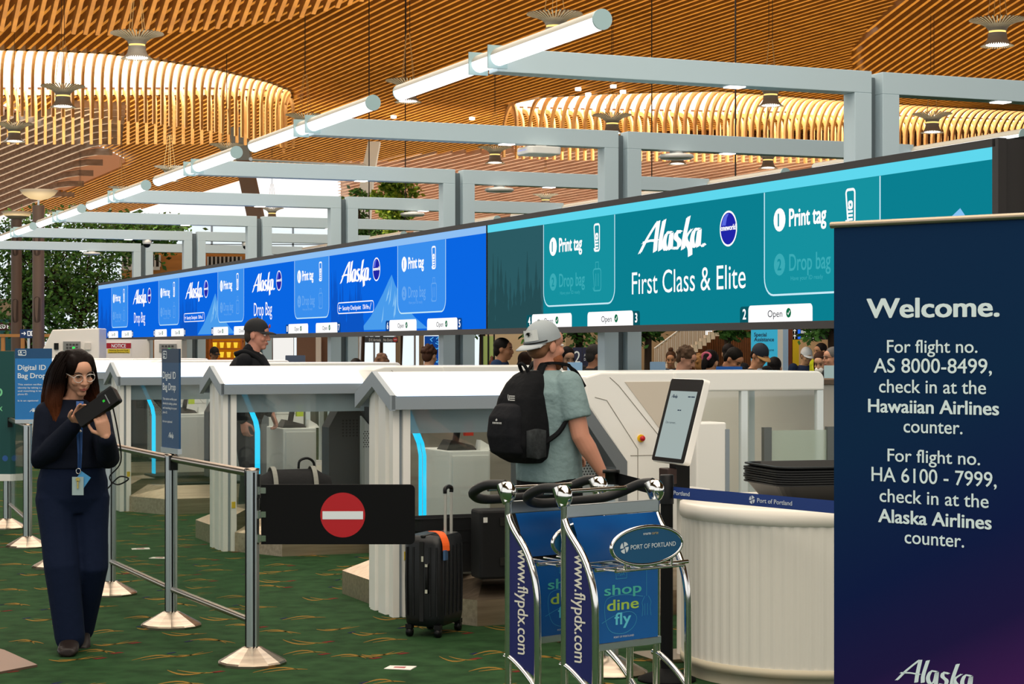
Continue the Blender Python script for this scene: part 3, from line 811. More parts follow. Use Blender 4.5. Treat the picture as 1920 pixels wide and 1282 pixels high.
def span(a, b, label):
    d = (b-a); L = d.length; rz = math.atan2(d.y, d.x)
    r = thing('glass_barrier', label, 'barrier', a, rz, 'glass barriers between posts')
    m = MB().tube([(.04, 0, .965), (L-.04, 0, .965)], .021, 12).build('top_rail', [mat('rail_bronze', 'a59a8c', .3, 1)], r)
    MB().tube([(.04, 0, .215), (L-.04, 0, .215)], .017, 12).build('lower_rail', [MATS['rail_bronze']], r)
    MB().box(.05, L-.05, -.003, .003, .23, .95).build('glass', [clearglass], r)
    m = MB()
    for x in (.045, L-.045): m.box(x-.015, x+.015, -.023, .023, .9, .985)
    m.build('clip', [black], r)
span(PP[0], PP[1], 'clear glass barrier between the nearest and second post'); span(PP[1], PP[2], 'clear glass barrier between the second and third post')
span(PP[2], PP[3], 'clear glass barrier behind the woman'); span(Vector((PO[4].location)), PP[3], 'clear glass barrier left of the woman') if False else None
q = PO[4].location; q2 = q + D1*1.9
span(q.copy(), Vector((q.x-.55, q.y+1.6, 0)), 'clear glass barrier behind the blue sign post')
# no entry gate panel
p = PP[0]
r = thing('no_entry_sign', 'black panel with red no entry symbol', 'sign', (p.x+.04, p.y-.0, 0), 0)
s_ = F/p.y
x0, x1 = (490-473)/s_-.04+.0, (778-473)/s_-.04; z0, z1 = CAMZ-(1020-HZ)/s_, CAMZ-(908-HZ)/s_
MB().prism(rrect(x0, x1, z0, z1, .025, 5, (0, 1, 1, 0)), -.008, .008, 'y').build('panel', [blackm], r)
cx, cz, R = (643-473)/s_-.04, CAMZ-(965-HZ)/s_, 42/s_
MB().disc((cx, -.0092, cz), R, 48, 'y').build('red_disc', [mat('sign_red', 'b00c18', .45)], r)
MB().box(cx-38/s_, cx+38/s_, -.0105, -.0094, cz-8/s_, cz+7/s_).build('white_bar', [mat('sign_white', 'dfe6ea', .5)], r)
m = MB()
for z in (z0+.03, (z0+z1)/2, z1-.03): m.tube([(-.005, -.012, z-.02), (-.005, -.012, z+.02)], .01, 8).box(-.005, .03, -.012, -.009, z-.015, z+.015)
m.build('hinge', [chrome], r)
m = MB().box(-.012, .0, -.02, .02, .84, .96); m.build('latch_block', [black], r)

# signs on posts
signblue, signhead = mat('sign_blue', '1f78c0', .5), mat('sign_blue_head', '0f4a78', .5); inkw = mat('sign_ink_white', 'e8f0f4', .5)
def id_sign(loc, rz, label, dark):
    r = thing('bag_drop_sign', label, 'sign', loc, rz, 'blue sign boards on posts')
    w = .145
    MB().box(-w, w, -.006, .006, .03, .52).build('panel', [mat('sign_navy', '1b4a74', .5) if dark else signblue], r)
    MB().box(-w, w, -.0062, .006, .52, .6).build('header', [mat('sign_navy_head', '14324f', .5) if dark else signhead], r)
    MB().box(-w, w, -.012, .012, .0, .03).build('bracket', [alu], r)
    P = lambda a, b, o: Vector((a, -.006-o, b)); m = MB()
    strokes(m, [rrect(-w+.025, -w+.085, .545, .585, .008)+[(-w+.033, .545)]], P, .001, .005)
    m.add([P(-w+.045+.008*math.cos(a), .57+.008*math.sin(a), .001) for a in [k*.6283 for k in range(10)]], [tuple(range(10))])
    strokes(m, [[(-w+.033, .554), (-w+.058, .554)], [(-w+.065, .568), (-w+.077, .568)]], P, .001, .006)
    put_text(m, 'Digital ID', P, -w+.022, w-.05, .428, .04, .014, off=.001); put_text(m, 'Bag Drop', P, -w+.022, w-.05, .362, .04, .014, off=.001)
    for k, t in enumerate(('This station verifies your', 'identity by taking a photo', 'and matching it to your', 'photo ID.')): put_text(m, t, P, -w+.022, w-.03-(.16 if k == 3 else 0), .305-k*.026, .013, .006, off=.001)
    put_text(m, 'It is an optional', P, -w+.022, w-.11, .175, .013, .006, off=.001)
    put_script(m, P, -.03, .06, .09, .03, .001)
    m.build('lettering', [inkw], r)
id_sign(PP[1]+Vector((0, 0, .995)), TH-math.pi/2+.12, 'narrow dark blue sign seen almost edge on, above the second post', True)
sp = PO[4].location; ds = at(63, 790, sp.y)
id_sign(Vector((ds.x, sp.y, .995)), .25, 'blue sign with white lettering, left of the woman\'s head', False)
sp = PO[5].location
r = thing('lane_sign', 'dark green sign board at the left edge', 'sign', (sp.x, sp.y-.03, 0), -.12)
zt, zb = CAMZ+(HZ-658)/F*sp.y, CAMZ+(HZ-888)/F*sp.y
MB().box(-.4, .075, -.02, .02, zb, zt).build('panel', [mat('sign_green', '0b4a48', .5)], r)
MB().box(-.4, .07, -.03, .03, zb-.06, zb).build('base_rail', [white], r)
P = lambda a, b, o: Vector((a, -.02-o, b)); m = MB(); put_text(m, 'p', P, -.09, -.03, zt-.40, .11, .01, off=.002, align='fit'); put_text(m, 'x', P, -.065, -.03, zt-.53, .06, .008, off=.002); m.build('lettering', [mat('mint_ink', '7fd8a0', .5)], r)
m = MB().disc((-.005, -.022, zb+.14), .026, 20, 'y'); m.build('globe_emblem', [mat('globe_ink', '2a5aa0', .4)], r)
MB().box(-.4, -.0, -.025, .025, zb-.19, zb-.09).build('counter_box', [black], r) if False else None

# black belt posts and belts at right
beltb = mat('belt_blue', '16377e', .6); inkb = mat('belt_ink', 'cdd6e2', .6)
def pinwheel(mb, P, c, r, off):
    for k in range(4):
        a = k*math.pi/2+.5
        pts = [(c[0]+r*math.cos(a+t), c[1]+r*math.sin(a+t)) for t in (0, .3, .6, .9, 1.2)] + [(c[0]+r*.15*math.cos(a+1.5), c[1]+r*.15*math.sin(a+1.5))]
        mb.add([P(x, y, off) for x, y in pts], [tuple(range(6))])
b0 = Vector((.745, 9.5, 0))
r = thing('belt_post', 'black belt post below the tablet kiosk', 'barrier post', b0)
MB().lathe([(0, 0), (.14, 0), (.14, .012), (.05, .05), (.03, .06)], 28).build('base', [blackm], r)
MB().tube([(0, 0, .05), (0, 0, .9)], .03, 16).build('post', [blackm], r)
MB().lathe([(.034, .85), (.034, .985), (.03, .99), (0, .99)], 20).build('head', [black], r)
e0 = Vector((.03, -.02, .905)); e1 = Vector((1.75, 8.15, .905))-Vector((b0.x, b0.y, 0)); dd = (e1-e0); Lb = dd.length; dd.normalize()
m = MB(); h = .028
m.add([e0-UP*h, e1-UP*h, e1+UP*h, e0+UP*h], [(0, 1, 2, 3)]); bt = m.build('belt', [beltb], r)
nb = Vector((dd.y, -dd.x, 0)); P = lambda a, b, o: e0+dd*a+UP*b+nb*o
m = MB()
for s0 in (-.19, .52, 1.25):
    a0 = max(s0, -.01)
    if s0 >= 0: pinwheel(m, P, (s0+.03, 0), .019, .002)
    if s0 >= 0: put_text(m, 'Port of Portland', P, s0+.065, s0+.29, -.01, .02, .012, off=.002)
    else: put_text(m, 'Portland', P, s0+.195, s0+.31, -.01, .02, .012, off=.002)
m.build('lettering', [inkb], bt)
pb = at_z(1146, 1262, 0)
r = thing('belt_post', 'steel belt post with black head, behind the luggage carts', 'barrier post', pb)
MB().lathe([(0, 0), (.18, 0), (.18, .012), (.05, .085), (.038, .09)], 28).build('base', [steel], r)
MB().tube([(0, 0, .08), (0, 0, .93)], .035, 20).build('post', [alu], r)
MB().lathe([(.03, .92), (.03, .985), (.043, .985), (.043, 1.0), (0, 1.003)], 20).build('head', [black], r)
m = MB(); a, b = Vector((.03, .0, .955)), b0-pb+Vector((-.03, 0, .955)); b.z = .915
m.add([a-UP*.03, b-UP*.03, b+UP*.03, a+UP*.03], [(0, 1, 2, 3)]); m.build('belt', [blackm], r)

# ------------------------------------------------------------------ round ribbed counter and trays
dc = Vector((1.46, 9.78, 0))
r = thing('round_counter', 'cream ribbed round counter under the blue belt, left of the banner', 'counter', dc)
ring = []
n = 280; wallp = []
for k in range(n):
    a = 2*math.pi*k/n; rr = .615+(.004 if k % 4 < 2 else 0); wallp.append((rr*math.cos(a), rr*math.sin(a)))
MB().loft([[(x, y, .06) for x, y in wallp], [(x, y, .77) for x, y in wallp]], False, False).build('ribbed_wall', [mat('ribbed_cream', 'dad6cb', .45)], r)
MB().lathe([(.60, .0), (.60, .06), (.625, .06), (.625, .1), (.615, .1)], 96).build('toe_ring', [mat('ribbed_cream_dark', 'c3b89f', .5)], r)
MB().lathe([(.615, .765), (.626, .772), (.63, .8), (.626, .835), (.6, .845), (0, .845)], 96).build('top', [mat('counter_cream', 'e2dcd0', .35)], r)
def tray(k, n):
    z = .846+k*.0115
    r = thing('tray', ('black plastic tray, topmost of the stack on round counter' if k == n-1 else 'black plastic tray, number %s from the bottom in the nested stack' % ['one', 'two', 'three', 'four', 'five', 'six', 'seven', 'eight', 'nine'][k]), 'tray', (1.62+.004*math.sin(k*2), 9.86, z), TH-.12+.02*math.sin(k*5), 'nested trays on the round counter')
    lo = rrect(-.34, .34, -.2, .2, .07); hi = rrect(-.40, .40, -.26, .26, .09); rm = rrect(-.415, .415, -.275, .275, .095)
    m = MB(); h = .095 if k == n-1 else .088
    R = lambda poly, zz, s=1.0: [(x*s, y*s, zz) for x, y in poly]
    m.loft([R(lo, 0), R(hi, h-.004), R(rm, h-.004), R(rm, h+.003), R(hi, h+.003, .995), R(lo, .004, .985)], False, False)
    m.add(R(lo, .0), [tuple(range(len(lo)))[::-1]]); m.add(R(lo, .004, .985), [tuple(range(len(lo)))])
    m.build('shell', [mat('tray_black', '141414', .38)], r)
for k in range(8): tray(k, 8)
def bin_tray(k):
    r = thing('bin', 'dark baggage bin on machine plinth, %s' % ['lowest of the stack', 'middle of the stack', 'topmost of the stack'][k], 'bin', W(4.2, 10.97, .276+k*.07), TH, 'bins on the plinth')
    lo = rrect(-.29, .29, -.09, .09, .04); hi = rrect(-.33, .33, -.11, .11, .05); m = MB()
    R = lambda poly, zz, s=1.0: [(x*s, y*s, zz) for x, y in poly]
    m.loft([R(lo, 0), R(hi, .17), R(hi, .185, 1.03), R(hi, .185, .98), R(lo, .01, .97)], False, False)
    m.add(R(lo, 0), [tuple(range(len(lo)))[::-1]]); m.add(R(lo, .01, .97), [tuple(range(len(lo)))]); m.build('shell', [mat('bin_dark', '1b1c1e', .5)], r)
for k in range(3): bin_tray(k)

# ------------------------------------------------------------------ roll-up banner
YL, YR = 7.0, 6.49
bl = Vector(((1564-960)/F*YL, YL, 0)); br = Vector(((1940-960)/F*YR, YR, 0)); bw = (br-bl).length; brz = math.atan2(br.y-bl.y, br.x-bl.x)
r = thing('roll_up_banner', 'tall navy roll-up banner with white flight number notice', 'banner', bl, brz)
bm_ = bpy.data.materials.new('banner_print'); bm_.use_nodes = True; nt = bm_.node_tree; bs = nt.nodes['Principled BSDF']; bs.inputs['Roughness'].default_value = .6; bs.inputs['Specular IOR Level'].default_value = .12
tc = nt.nodes.new('ShaderNodeTexCoord'); sx = nt.nodes.new('ShaderNodeSeparateXYZ'); nt.links.new(tc.outputs['Object'], sx.inputs[0])
ma = nt.nodes.new('ShaderNodeMath'); ma.operation = 'MULTIPLY'; ma.inputs[1].default_value = .5; nt.links.new(sx.outputs[0], ma.inputs[0])
mb2 = nt.nodes.new('ShaderNodeMath'); mb2.operation = 'SUBTRACT'; nt.links.new(ma.outputs[0], mb2.inputs[0]); nt.links.new(sx.outputs[2], mb2.inputs[1])
mr = nt.nodes.new('ShaderNodeMapRange'); mr.inputs[1].default_value = -1.2; mr.inputs[2].default_value = -.05; nt.links.new(mb2.outputs[0], mr.inputs[0])
rp = nt.nodes.new('ShaderNodeValToRGB'); e = rp.color_ramp.elements; e[0].color = srgb('00284c'); e[0].position = 0; e[1].color = srgb('4a1a5c'); e[1].position = 1
e.new(.45).color = srgb('04184a'); e.new(.72).color = srgb('1c1348'); nt.links.new(mr.outputs[0], rp.inputs[0]); nt.links.new(rp.outputs[0], bs.inputs['Base Color'])
MB().box(0, bw, -.001, .001, .1, 2.03).build('panel', [bm_], r)
MB().tube([(-.012, 0, 2.035), (bw+.012, 0, 2.035)], .012, 10).build('top_rail', [mat('champagne_rail', 'b0a18c', .35, .9)], r)
MB().prism([(-.05, 0), (.05, 0), (.045, .07), (.0, .1), (-.045, .07)], 0, bw, 'x').build('cassette', [alu], r)
MB().box(bw/2-.01, bw/2+.01, .02, .035, .1, 2.03).build('mast', [alu], r)
bx = (br-bl).normalized()
def bpx(x, y):          # photo point on the banner plane -> (along, height)
    t = (x-960)/F; a = (t*bl.y-bl.x)/(bx.x-t*bx.y); Y = bl.y+a*bx.y
    return a, CAMZ+(HZ-y)/F*Y
P = lambda a, b, o: Vector((a, -.001-o, b)); m = MB()
for s, xa, xb, yb, hgt, bold in (('Welcome.', 1627, 1873, 594, 36, .028), ('For flight no.', 1664, 1833, 661, 24, .008), ('AS 8000-8499,', 1639, 1860, 699, 27, .008), ('check in at the', 1649, 1849, 737, 25, .008),
        ('Hawaiian Airlines', 1629, 1873, 775, 25, .022), ('counter.', 1695, 1805, 812, 25, .008), ('For flight no.', 1665, 1838, 868, 24, .008), ('HA 6100 - 7999,', 1635, 1869, 907, 27, .008), ('check in at the', 1650, 1854, 946, 25, .008),
        ('Alaska Airlines', 1648, 1859, 985, 25, .022), ('counter.', 1697, 1808, 1022, 25, .008)):
    a0, zb = bpx(xa, yb); a1, _ = bpx(xb, yb); put_text(m, s, P, a0, a1, bpx((xa+xb)/2, yb)[1], hgt/F*6.75, bold, off=.001)
m.build('lettering', [mat('banner_ink', 'dff0f2', .5)], r)
m = MB(); a0, _ = bpx(1682, 1270); a1, _ = bpx(1832, 1270); put_script(m, P, a0, a1, bpx(1750, 1283)[1], 44/F*6.75, .001, .5); m.build('airline_script', [MATS['banner_ink']], r)

# ------------------------------------------------------------------ luggage carts
navy = mat('cart_navy', '141a5e', .4); adblue = mat('cart_ad_blue', '1563ae', .35); deepblue = mat('cart_blue', '0f5396', .3, noise=((4, 4, 4), '0b4787'))
rubber = mat('grip_rubber', '101112', .55)
def cart(org, ang, label, full):
    r = thing('luggage_cart', label, 'luggage cart', org, ang, 'nested luggage carts')
    Wd = .5
    def frame(x):
        m = MB()
        m.tube([(x, .2, 1.0), (x, .2, .1)], .0145, 10)
        m.tube(smooth_line([(x, .2, .93), (x, .17, .88), (x, .08, .78), (x, .03, .66), (x, .02, .5), (x, .02, .12)]), .0145, 10)
        m.tube(smooth_line([(x, .22, .36), (x, .17, .35), (x, .06, .28), (x, -.08, .14), (x, -.12, .1)], 4), .012, 8)
        return m.build('side_frame', [chrome], r)
    frame(0); frame(Wd)
    def spanel(x):
        m = MB(); out = [(.19, .88), (.16, .85), (.085, .765), (.045, .66), (.035, .5), (.035, .3), (.19, .36)]
        m.prism(out, x-.003, x+.003, 'x'); o = m.build('side_panel', [navy], r)
        P = lambda a, b, o_: Vector((x-.0032-o_, .135-b, .80-a)); t = MB(); put_text(t, 'www.flypdx.com', P, .0, .42, .0, .062, .012, off=.001, align='fit'); 
        t.build('web_lettering', [mat('cart_ink', 'e6e2d2', .5)], o)
    spanel(0)
    for x in (0, Wd):
        m = MB(); m.ball((x, .2, 1.02), (.03, .036, .045), 12, 8); m.tube([(x, .2, .98), (x, .235, 1.05)], [.024, .03], 10); m.build('handle_joint', [chrome], r)
    g = MB(); g.tube(smooth_line([(0, .22, 1.05), (-.035, .30, 1.045), (-.045, .37, 1.01), (.03, .41, .98), (.15, .41, .975), (.36, .41, .98), (.44, .37, 1.0), (.49, .29, 1.04), (.5, .22, 1.05)]), .02, 10); g.build('handle_grip', [rubber], r)
    MB().tube([(.0, .33, 1.025), (.5, .33, 1.025)], .009, 8).build('brake_bar', [chrome], r)
    MB().box(.0, Wd, .185, .2, .935, .985).build('cross_bar', [alu], r, .003)
    m = MB(); prof = [(.18, .935), (.15, .87), (.15, .76)]
    m.loft([[(.02, y, z) for y, z in prof], [(Wd-.02, y, z) for y, z in prof]], False, True, False); m.build('upper_panel', [deepblue], r)
    m = MB()
    m.tube([(.0, .02, .745), (Wd, .02, .745)], .008, 8)
    for k in range(6): m.tube([(.04+k*.07, .19, .745), (.04+k*.07, -.06, .745)], .004, 6)
    m.tube([(.03, -.06, .745), (.40, -.06, .745)], .006, 6)
    for x in (.08, .33): m.tube([(x, -.06, .745), (x, -.06, .80)], .005, 6)
    m.build('basket', [chrome], r)
    m = MB(); n = 40; ov = [(.19+.188*math.cos(2*math.pi*k/n), .835+.073*math.sin(2*math.pi*k/n)) for k in range(n)]
    m.prism(ov, -.072, -.062, 'y'); ov_ = m.build('oval_sign', [mat('oval_blue', '175179', .35)], r)
    MB().tube([(x, -.067, z) for x, z in ov], .008, 8, closed=True).build('rim', [chrome], ov_)
    P = lambda a, b, o: Vector((a, -.0722-o, b)); t = MB(); pinwheel(t, P, (.065, .835), .022, .001); put_text(t, 'PORT OF PORTLAND', P, .098, .34, .826, .017, .01, off=.001); put_text(t, 'smarte', P, .165, .205, .878, .011, .008, off=.001); t.build('lettering', [mat('oval_ink', 'd0dbe0', .5)], ov_)
    t = MB(); put_text(t, 'carte', P, .21, .245, .878, .011, .008, off=.001); t.build('gold_lettering', [mat('oval_gold', 'b0a070', .5)], ov_)
    MB().box(.02, Wd-.02, .17, .177, .43, .735).build('ad_panel', [adblue], r)
    P = lambda a, b, o: Vector((a, .17-o, b))
    for nm, s, xa, xb, zb, h, c in (('shop_lettering', 'shop', .185, .385, .618, .04, '52c8b8'), ('dine_lettering', 'dine', .2, .37, .556, .043, 'b8e05a'), ('fly_lettering', 'fly', .24, .328, .498, .047, '6adcf0')):
        t = MB(); put_text(t, s, P, xa, xb, zb, h, .016, off=.001); t.build(nm, [mat('ad_'+nm, c, .5)], r)
    t = MB()
    strokes(t, [rrect(.245, .305, .68, .722, .003)+[(.248, .68)], [(.27, .735), (.27, .722)], [(.305, .718), (.415, .718), (.415, .6)], smooth_line([(.405, .6), (.39, .575), (.395, .555), (.39, .52)], 3), smooth_line([(.425, .6), (.44, .575), (.435, .555), (.44, .52)], 3), [(.405, .57), (.405, .522)], [(.42, .57), (.42, .522)],
        smooth_line([(.395, .6), (.29, .615), (.2, .605), (.185, .55), (.21, .48), (.28, .46), (.34, .48), (.36, .52), (.32, .545), (.24, .535), (.17, .51)], 4)], P, .0012, .0025)
    put_text(t, 'PDX', P, .256, .295, .693, .017, .01, off=.001); t.build('ad_drawing', [mat('ad_line', '3fa0cc', .5)], r)
    t = MB(); put_text(t, 'PORT OF PORTLAND', P, .235, .345, .445, .007, .01, off=.001); t.build('ad_footer', [MATS['oval_ink']], r)
    MB().box(.0, Wd, .17, .19, .40, .43).build('lower_bar', [alu], r, .003)
    m = MB(); m.tube([(.02, .0, .1), (.1, -.45, .12), (.17, -.72, .13), (.33, -.72, .13), (.4, -.45, .12), (.48, .0, .1)], .014, 10); m.build('floor_frame', [chrome], r)
    m = MB()
    for x in (.12, .19, .26, .33): m.tube([(x, .0, .12), (x, -.3, .125), (x, -.68, .13)], .008, 8)
    m.build('deck_rod', [chrome], r)
    for (x, y) in ((.0, .14), (.5, .14), (.25, -.7)):
        w = MB(); w.M = Matrix.Translation((x, y, .075)) @ Matrix.Rotation(math.pi/2, 4, 'Y'); w.lathe([(.02, -.02), (.07, -.018), (.075, 0), (.07, .018), (.02, .02)], 24); wo = w.build('wheel', [rubber], r)
    return r
cang = math.radians(40)
c0 = Vector((.205, 7.72, 0)); yh = Vector((-math.sin(cang), math.cos(cang), 0))
xh = Vector((math.cos(cang), math.sin(cang), 0))
o0 = c0-yh*.2
cart(o0, cang, 'front luggage cart with shop dine fly panel', True)
cart(o0+yh*.3-xh*.035, cang, 'rear luggage cart, nested behind the front one', False)

# ------------------------------------------------------------------ luggage
sk = mat('suitcase_black', '121316', .4, bump=(40, .15, .004)); skd = mat('suitcase_zip_black', '08090a', .6)  # second black is the duller one for the zipper
sb = at_z(814, 1187, 0)
r = thing('suitcase', 'black hard shell rolling suitcase with raised handle and orange tag', 'suitcase', (sb.x, sb.y, 0), math.radians(-20))
def cushion(x, y, z0, z1, rad, bulge=.012):
    rings = []
    for t, s in ((0, .86), (.03, .96), (.1, 1), (.5, 1.02), (.9, 1), (.97, .95), (1, .84)):
        rings.append([(px*s, py*s, z0+(z1-z0)*t) for px, py in rrect(-x, x, -y, y, rad)])
    return MB().loft(rings, True, True)
body = cushion(.115, .18, .06, .56, .05).build('shell', [sk], r)
m = MB()
for y in (-.183, .183):
    m.box(-.012, .012, y-.003, y+.003, .09, .53)
m.box(-.012, .012, -.17, .17, .553, .563); m.build('zipper', [skd], body)
m = MB()
for k in (-.09, -.05, .05, .09): 
    for s in (-1, 1): m.tube([(k, s*.181, .12), (k, s*.184, .3), (k, s*.181, .5)], .006, 6)
for y in (-.12, -.06, 0, .06, .12):
    for s in (-1, 1): m.tube([(s*.117, y, .12), (s*.12, y, .3), (s*.117, y, .5)], .006, 6)
m.build('rib', [sk], body)
m = MB().tube([(.04, -.19, .25), (.04, -.205, .27), (.04, -.205, .39), (.04, -.19, .41)], .009, 8); m.build('side_handle', [black], r)
m = MB().box(.033, .047, -.215, -.213, .25, .27).box(.033, .047, -.215, -.213, .395, .41).box(.0, .012, -.188, -.186, .42, .45); m.build('metal_tab', [mat('tab_grey', 'b8b8a8', .4)], r)
m = MB()
for y in (-.045, .045): m.tube([(.085, y, .53), (.085, y, .80)], .009, 8)
m.build('telescopic_tube', [mat('pale_metal', 'd8d4cc', .35, .7)], r)
MB().tube(smooth_line([(.085, -.047, .79), (.085, -.045, .815), (.085, 0, .825), (.085, .045, .815), (.085, .047, .79)], 3), .012, 8).build('pull_grip', [black], r)
m = MB(); tp = smooth_line([(.0, -.04, .575), (.06, -.08, .575), (.1, -.12, .56), (.125, -.14, .52), (.13, -.145, .48)], 3)
m.loft([[p+Vector((-.012, -.018, 0)), p+Vector((.014, .018, .0)), p+Vector((.015, .018, .003)), p+Vector((-.011, -.018, .003))] for p in tp], True, False); m.build('orange_tag', [mat('tag_orange', 'f06018', .6, emit=None)], r)
m = MB(); m.box(.122, .134, -.168, -.125, .43, .485); m.build('tag_end', [mat('tag_blue', '3a5a80', .6)], r)
for (x, y) in ((-.085, -.15), (.085, -.15), (-.085, .15), (.085, .15)):
    w = MB(); w.box(x-.018, x+.018, y-.02, y+.02, .045, .07); w.M = Matrix.Translation((x, y, .026)) @ Matrix.Rotation(math.pi/2, 4, 'Y'); w.lathe([(.005, -.016), (.024, -.015), (.026, 0), (.024, .015), (.005, .016)], 16); w.build('wheel', [black], r)
ck = W(4.17, 10.655, .262)
r = thing('equipment_case', 'large black box case on the steel plinth, behind the rolling suitcase', 'case', ck, TH-.05)
MB().prism(rrect(-.0, .52, -.07, .11, .02), 0, .40).build('shell', [mat('case_black', '0b0b0d', .65)], r, .015)
m = MB()
for z in (.1, .33): m.box(.12, .19, -.078, -.07, z-.02, z+.025)
m.build('latch', [mat('latch_dark', '3a3a38', .35, .7)], r)
m = MB().tube(smooth_line([(.28, -.07, .27), (.28, -.095, .27), (.28, -.1, .2), (.28, -.095, .13), (.28, -.07, .13)], 3), .008, 8); m.build('handle', [mat('case_handle', '26272a', .5)], r)
MB().box(.02, .045, -.072, -.07, .33, .36).build('label_patch', [white], r)
m = MB(); m.M = Matrix.Translation((.3, .0, .402)) @ Matrix.Rotation(.5, 4, 'Z'); m.hull8([(-.15, -.02, .003), (.0, -.02, .003), (.0, .02, .003), (-.15, .02, .003), (-.15, -.02, .006), (.0, -.02, .035), (.0, .02, .035), (-.15, .02, .006)]); m.hull8([(.03, -.03, 0), (.11, -.03, 0), (.11, .02, 0), (.03, .02, 0), (.03, -.03, .004), (.11, -.03, .05), (.11, .02, .05), (.03, .02, .004)]); m.build('orange_tag', [MATS['tag_orange']], r)
m = MB(); m.M = Matrix.Translation((.27, .03, .44)) @ Matrix.Rotation(.5, 4, 'Z') @ Matrix.Rotation(.9, 4, 'X'); m.box(-.08, .06, -.04, .04, -.004, .004); rt = m.build('red_tag', [mat('tag_red', 'b01020', .5)], r)
m = MB(); m.M = Matrix.Translation((.27, .03, .44)) @ Matrix.Rotation(.5, 4, 'Z') @ Matrix.Rotation(.9, 4, 'X'); m.box(-.03, .03, -.02, .015, -.006, -.0045); m.build('tag_window', [white], rt)
dk = W(3.98, 14.8, .262)
r = thing('duffel_bag', 'black duffel bag with grey straps, behind the no entry panel', 'bag', dk, TH)
rings = []
for k in range(11):
    t = k/10; s = .55+.45*min(1, math.sin(math.pi*min(max(t, .06), .94))*1.9)
    rings.append([(t*.58, .12*s*math.cos(a), .2+.2*s*math.sin(a)*(1 if math.sin(a) > 0 else .95)) for a in [2*math.pi*q/18 for q in range(18)]])
MB().loft(rings, True, True).build('bag_body', [mat('duffel_black', '0a0b0d', .8, bump=(30, .4, .01))], r)
m = MB()
for x in (.12, .44):
    pts = [(x, .128*math.cos(a), .2+.215*math.sin(a)) for a in [math.radians(-60+10*q) for q in range(30)]]
    m.loft([[(px-.018, py, pz), (px+.018, py, pz), (px+.018, py*1.03, .2+(pz-.2)*1.03), (px-.018, py*1.03, .2+(pz-.2)*1.03)] for px, py, pz in pts], True, False)
m.build('strap', [mat('strap_grey', '8f8f86', .7)], r)
MB().tube(smooth_line([(.33, 0, .4), (.34, -.0, .46), (.40, 0, .48), (.45, 0, .45), (.46, 0, .39)], 4), .01, 8).build('carry_handle', [black], r)
# litter and the foot plate at lower left
for i, (x, y, rz, l) in enumerate(((750, 1252, -.2, 'white card with red print on carpet, in front of the suitcase'), (299, 1046, -.1, 'small white card on the carpet behind the glass barrier'), (263, 1029, .3, 'folded white slip on carpet behind the barrier, beside a card'))):
    p = at_z(x, y, 0); o = thing('paper_card', l, 'paper', p, rz, None)
    m = MB(); m.hull8([(-.07, -.05, .001), (.07, -.06, .001), (.075, .04, .001), (-.065, .05, .001), (-.07, -.05, .003), (.07, -.06, .004), (.075, .04, .006), (-.065, .05, .003)]); m.build('sheet', [mat('paper', 'ded8d0', .7)], o)
    m = MB(); m.hull8([(-.03, -.02, .0035), (.03, -.025, .0045), (.03, .005, .0055), (-.03, .01, .0045), (-.03, -.02, .004), (.03, -.025, .006), (.03, .005, .007), (-.03, .01, .005)]); m.build('print', [mat('print_red', 'a04048', .7)], o)
p = [at_z(*q, 0) for q in ((-60, 1275), (-60, 1205), (8, 1222), (70, 1250))]
r = thing('base_plate', 'brown steel floor plate at the lower left corner', 'base plate', p[0])
m = MB(); q = [x-p[0] for x in p]; m.hull8([q[0], q[3], q[2], q[1]]+[x+UP*.012 for x in (q[0], q[3], q[2], q[1])]); m.build('plate', [mat('plate_brown', '7a6254', .45, .6)], r)

# small glass fence and white box behind the trays
r = thing('glass_fence', 'low glass fence with grey posts, behind the tray stack', 'fence', W(5.95, 10.45), TH-.1)
for x in (0, .42, .84): MB().box(x, x+.05, -.02, .02, 0, 1.12).build('post', [mat('fence_post_grey', '6f7370', .35, .6)], r)
MB().box(.05, .84, -.004, .004, .5, 1.1).build('glass', [mat('green_glass', 'b9cbbd', .15, alpha=.45)], r)
r = thing('scale_box', 'white box with grey edge inside the glass guard', 'box', W(5.42, 10.3), TH)
MB().box(0, .2, 0, .2, 0, 1.16).build('body', [white], r, .01)
MB().box(.19, .215, -.01, .21, .6, 1.12).build('edge', [greyface], r)
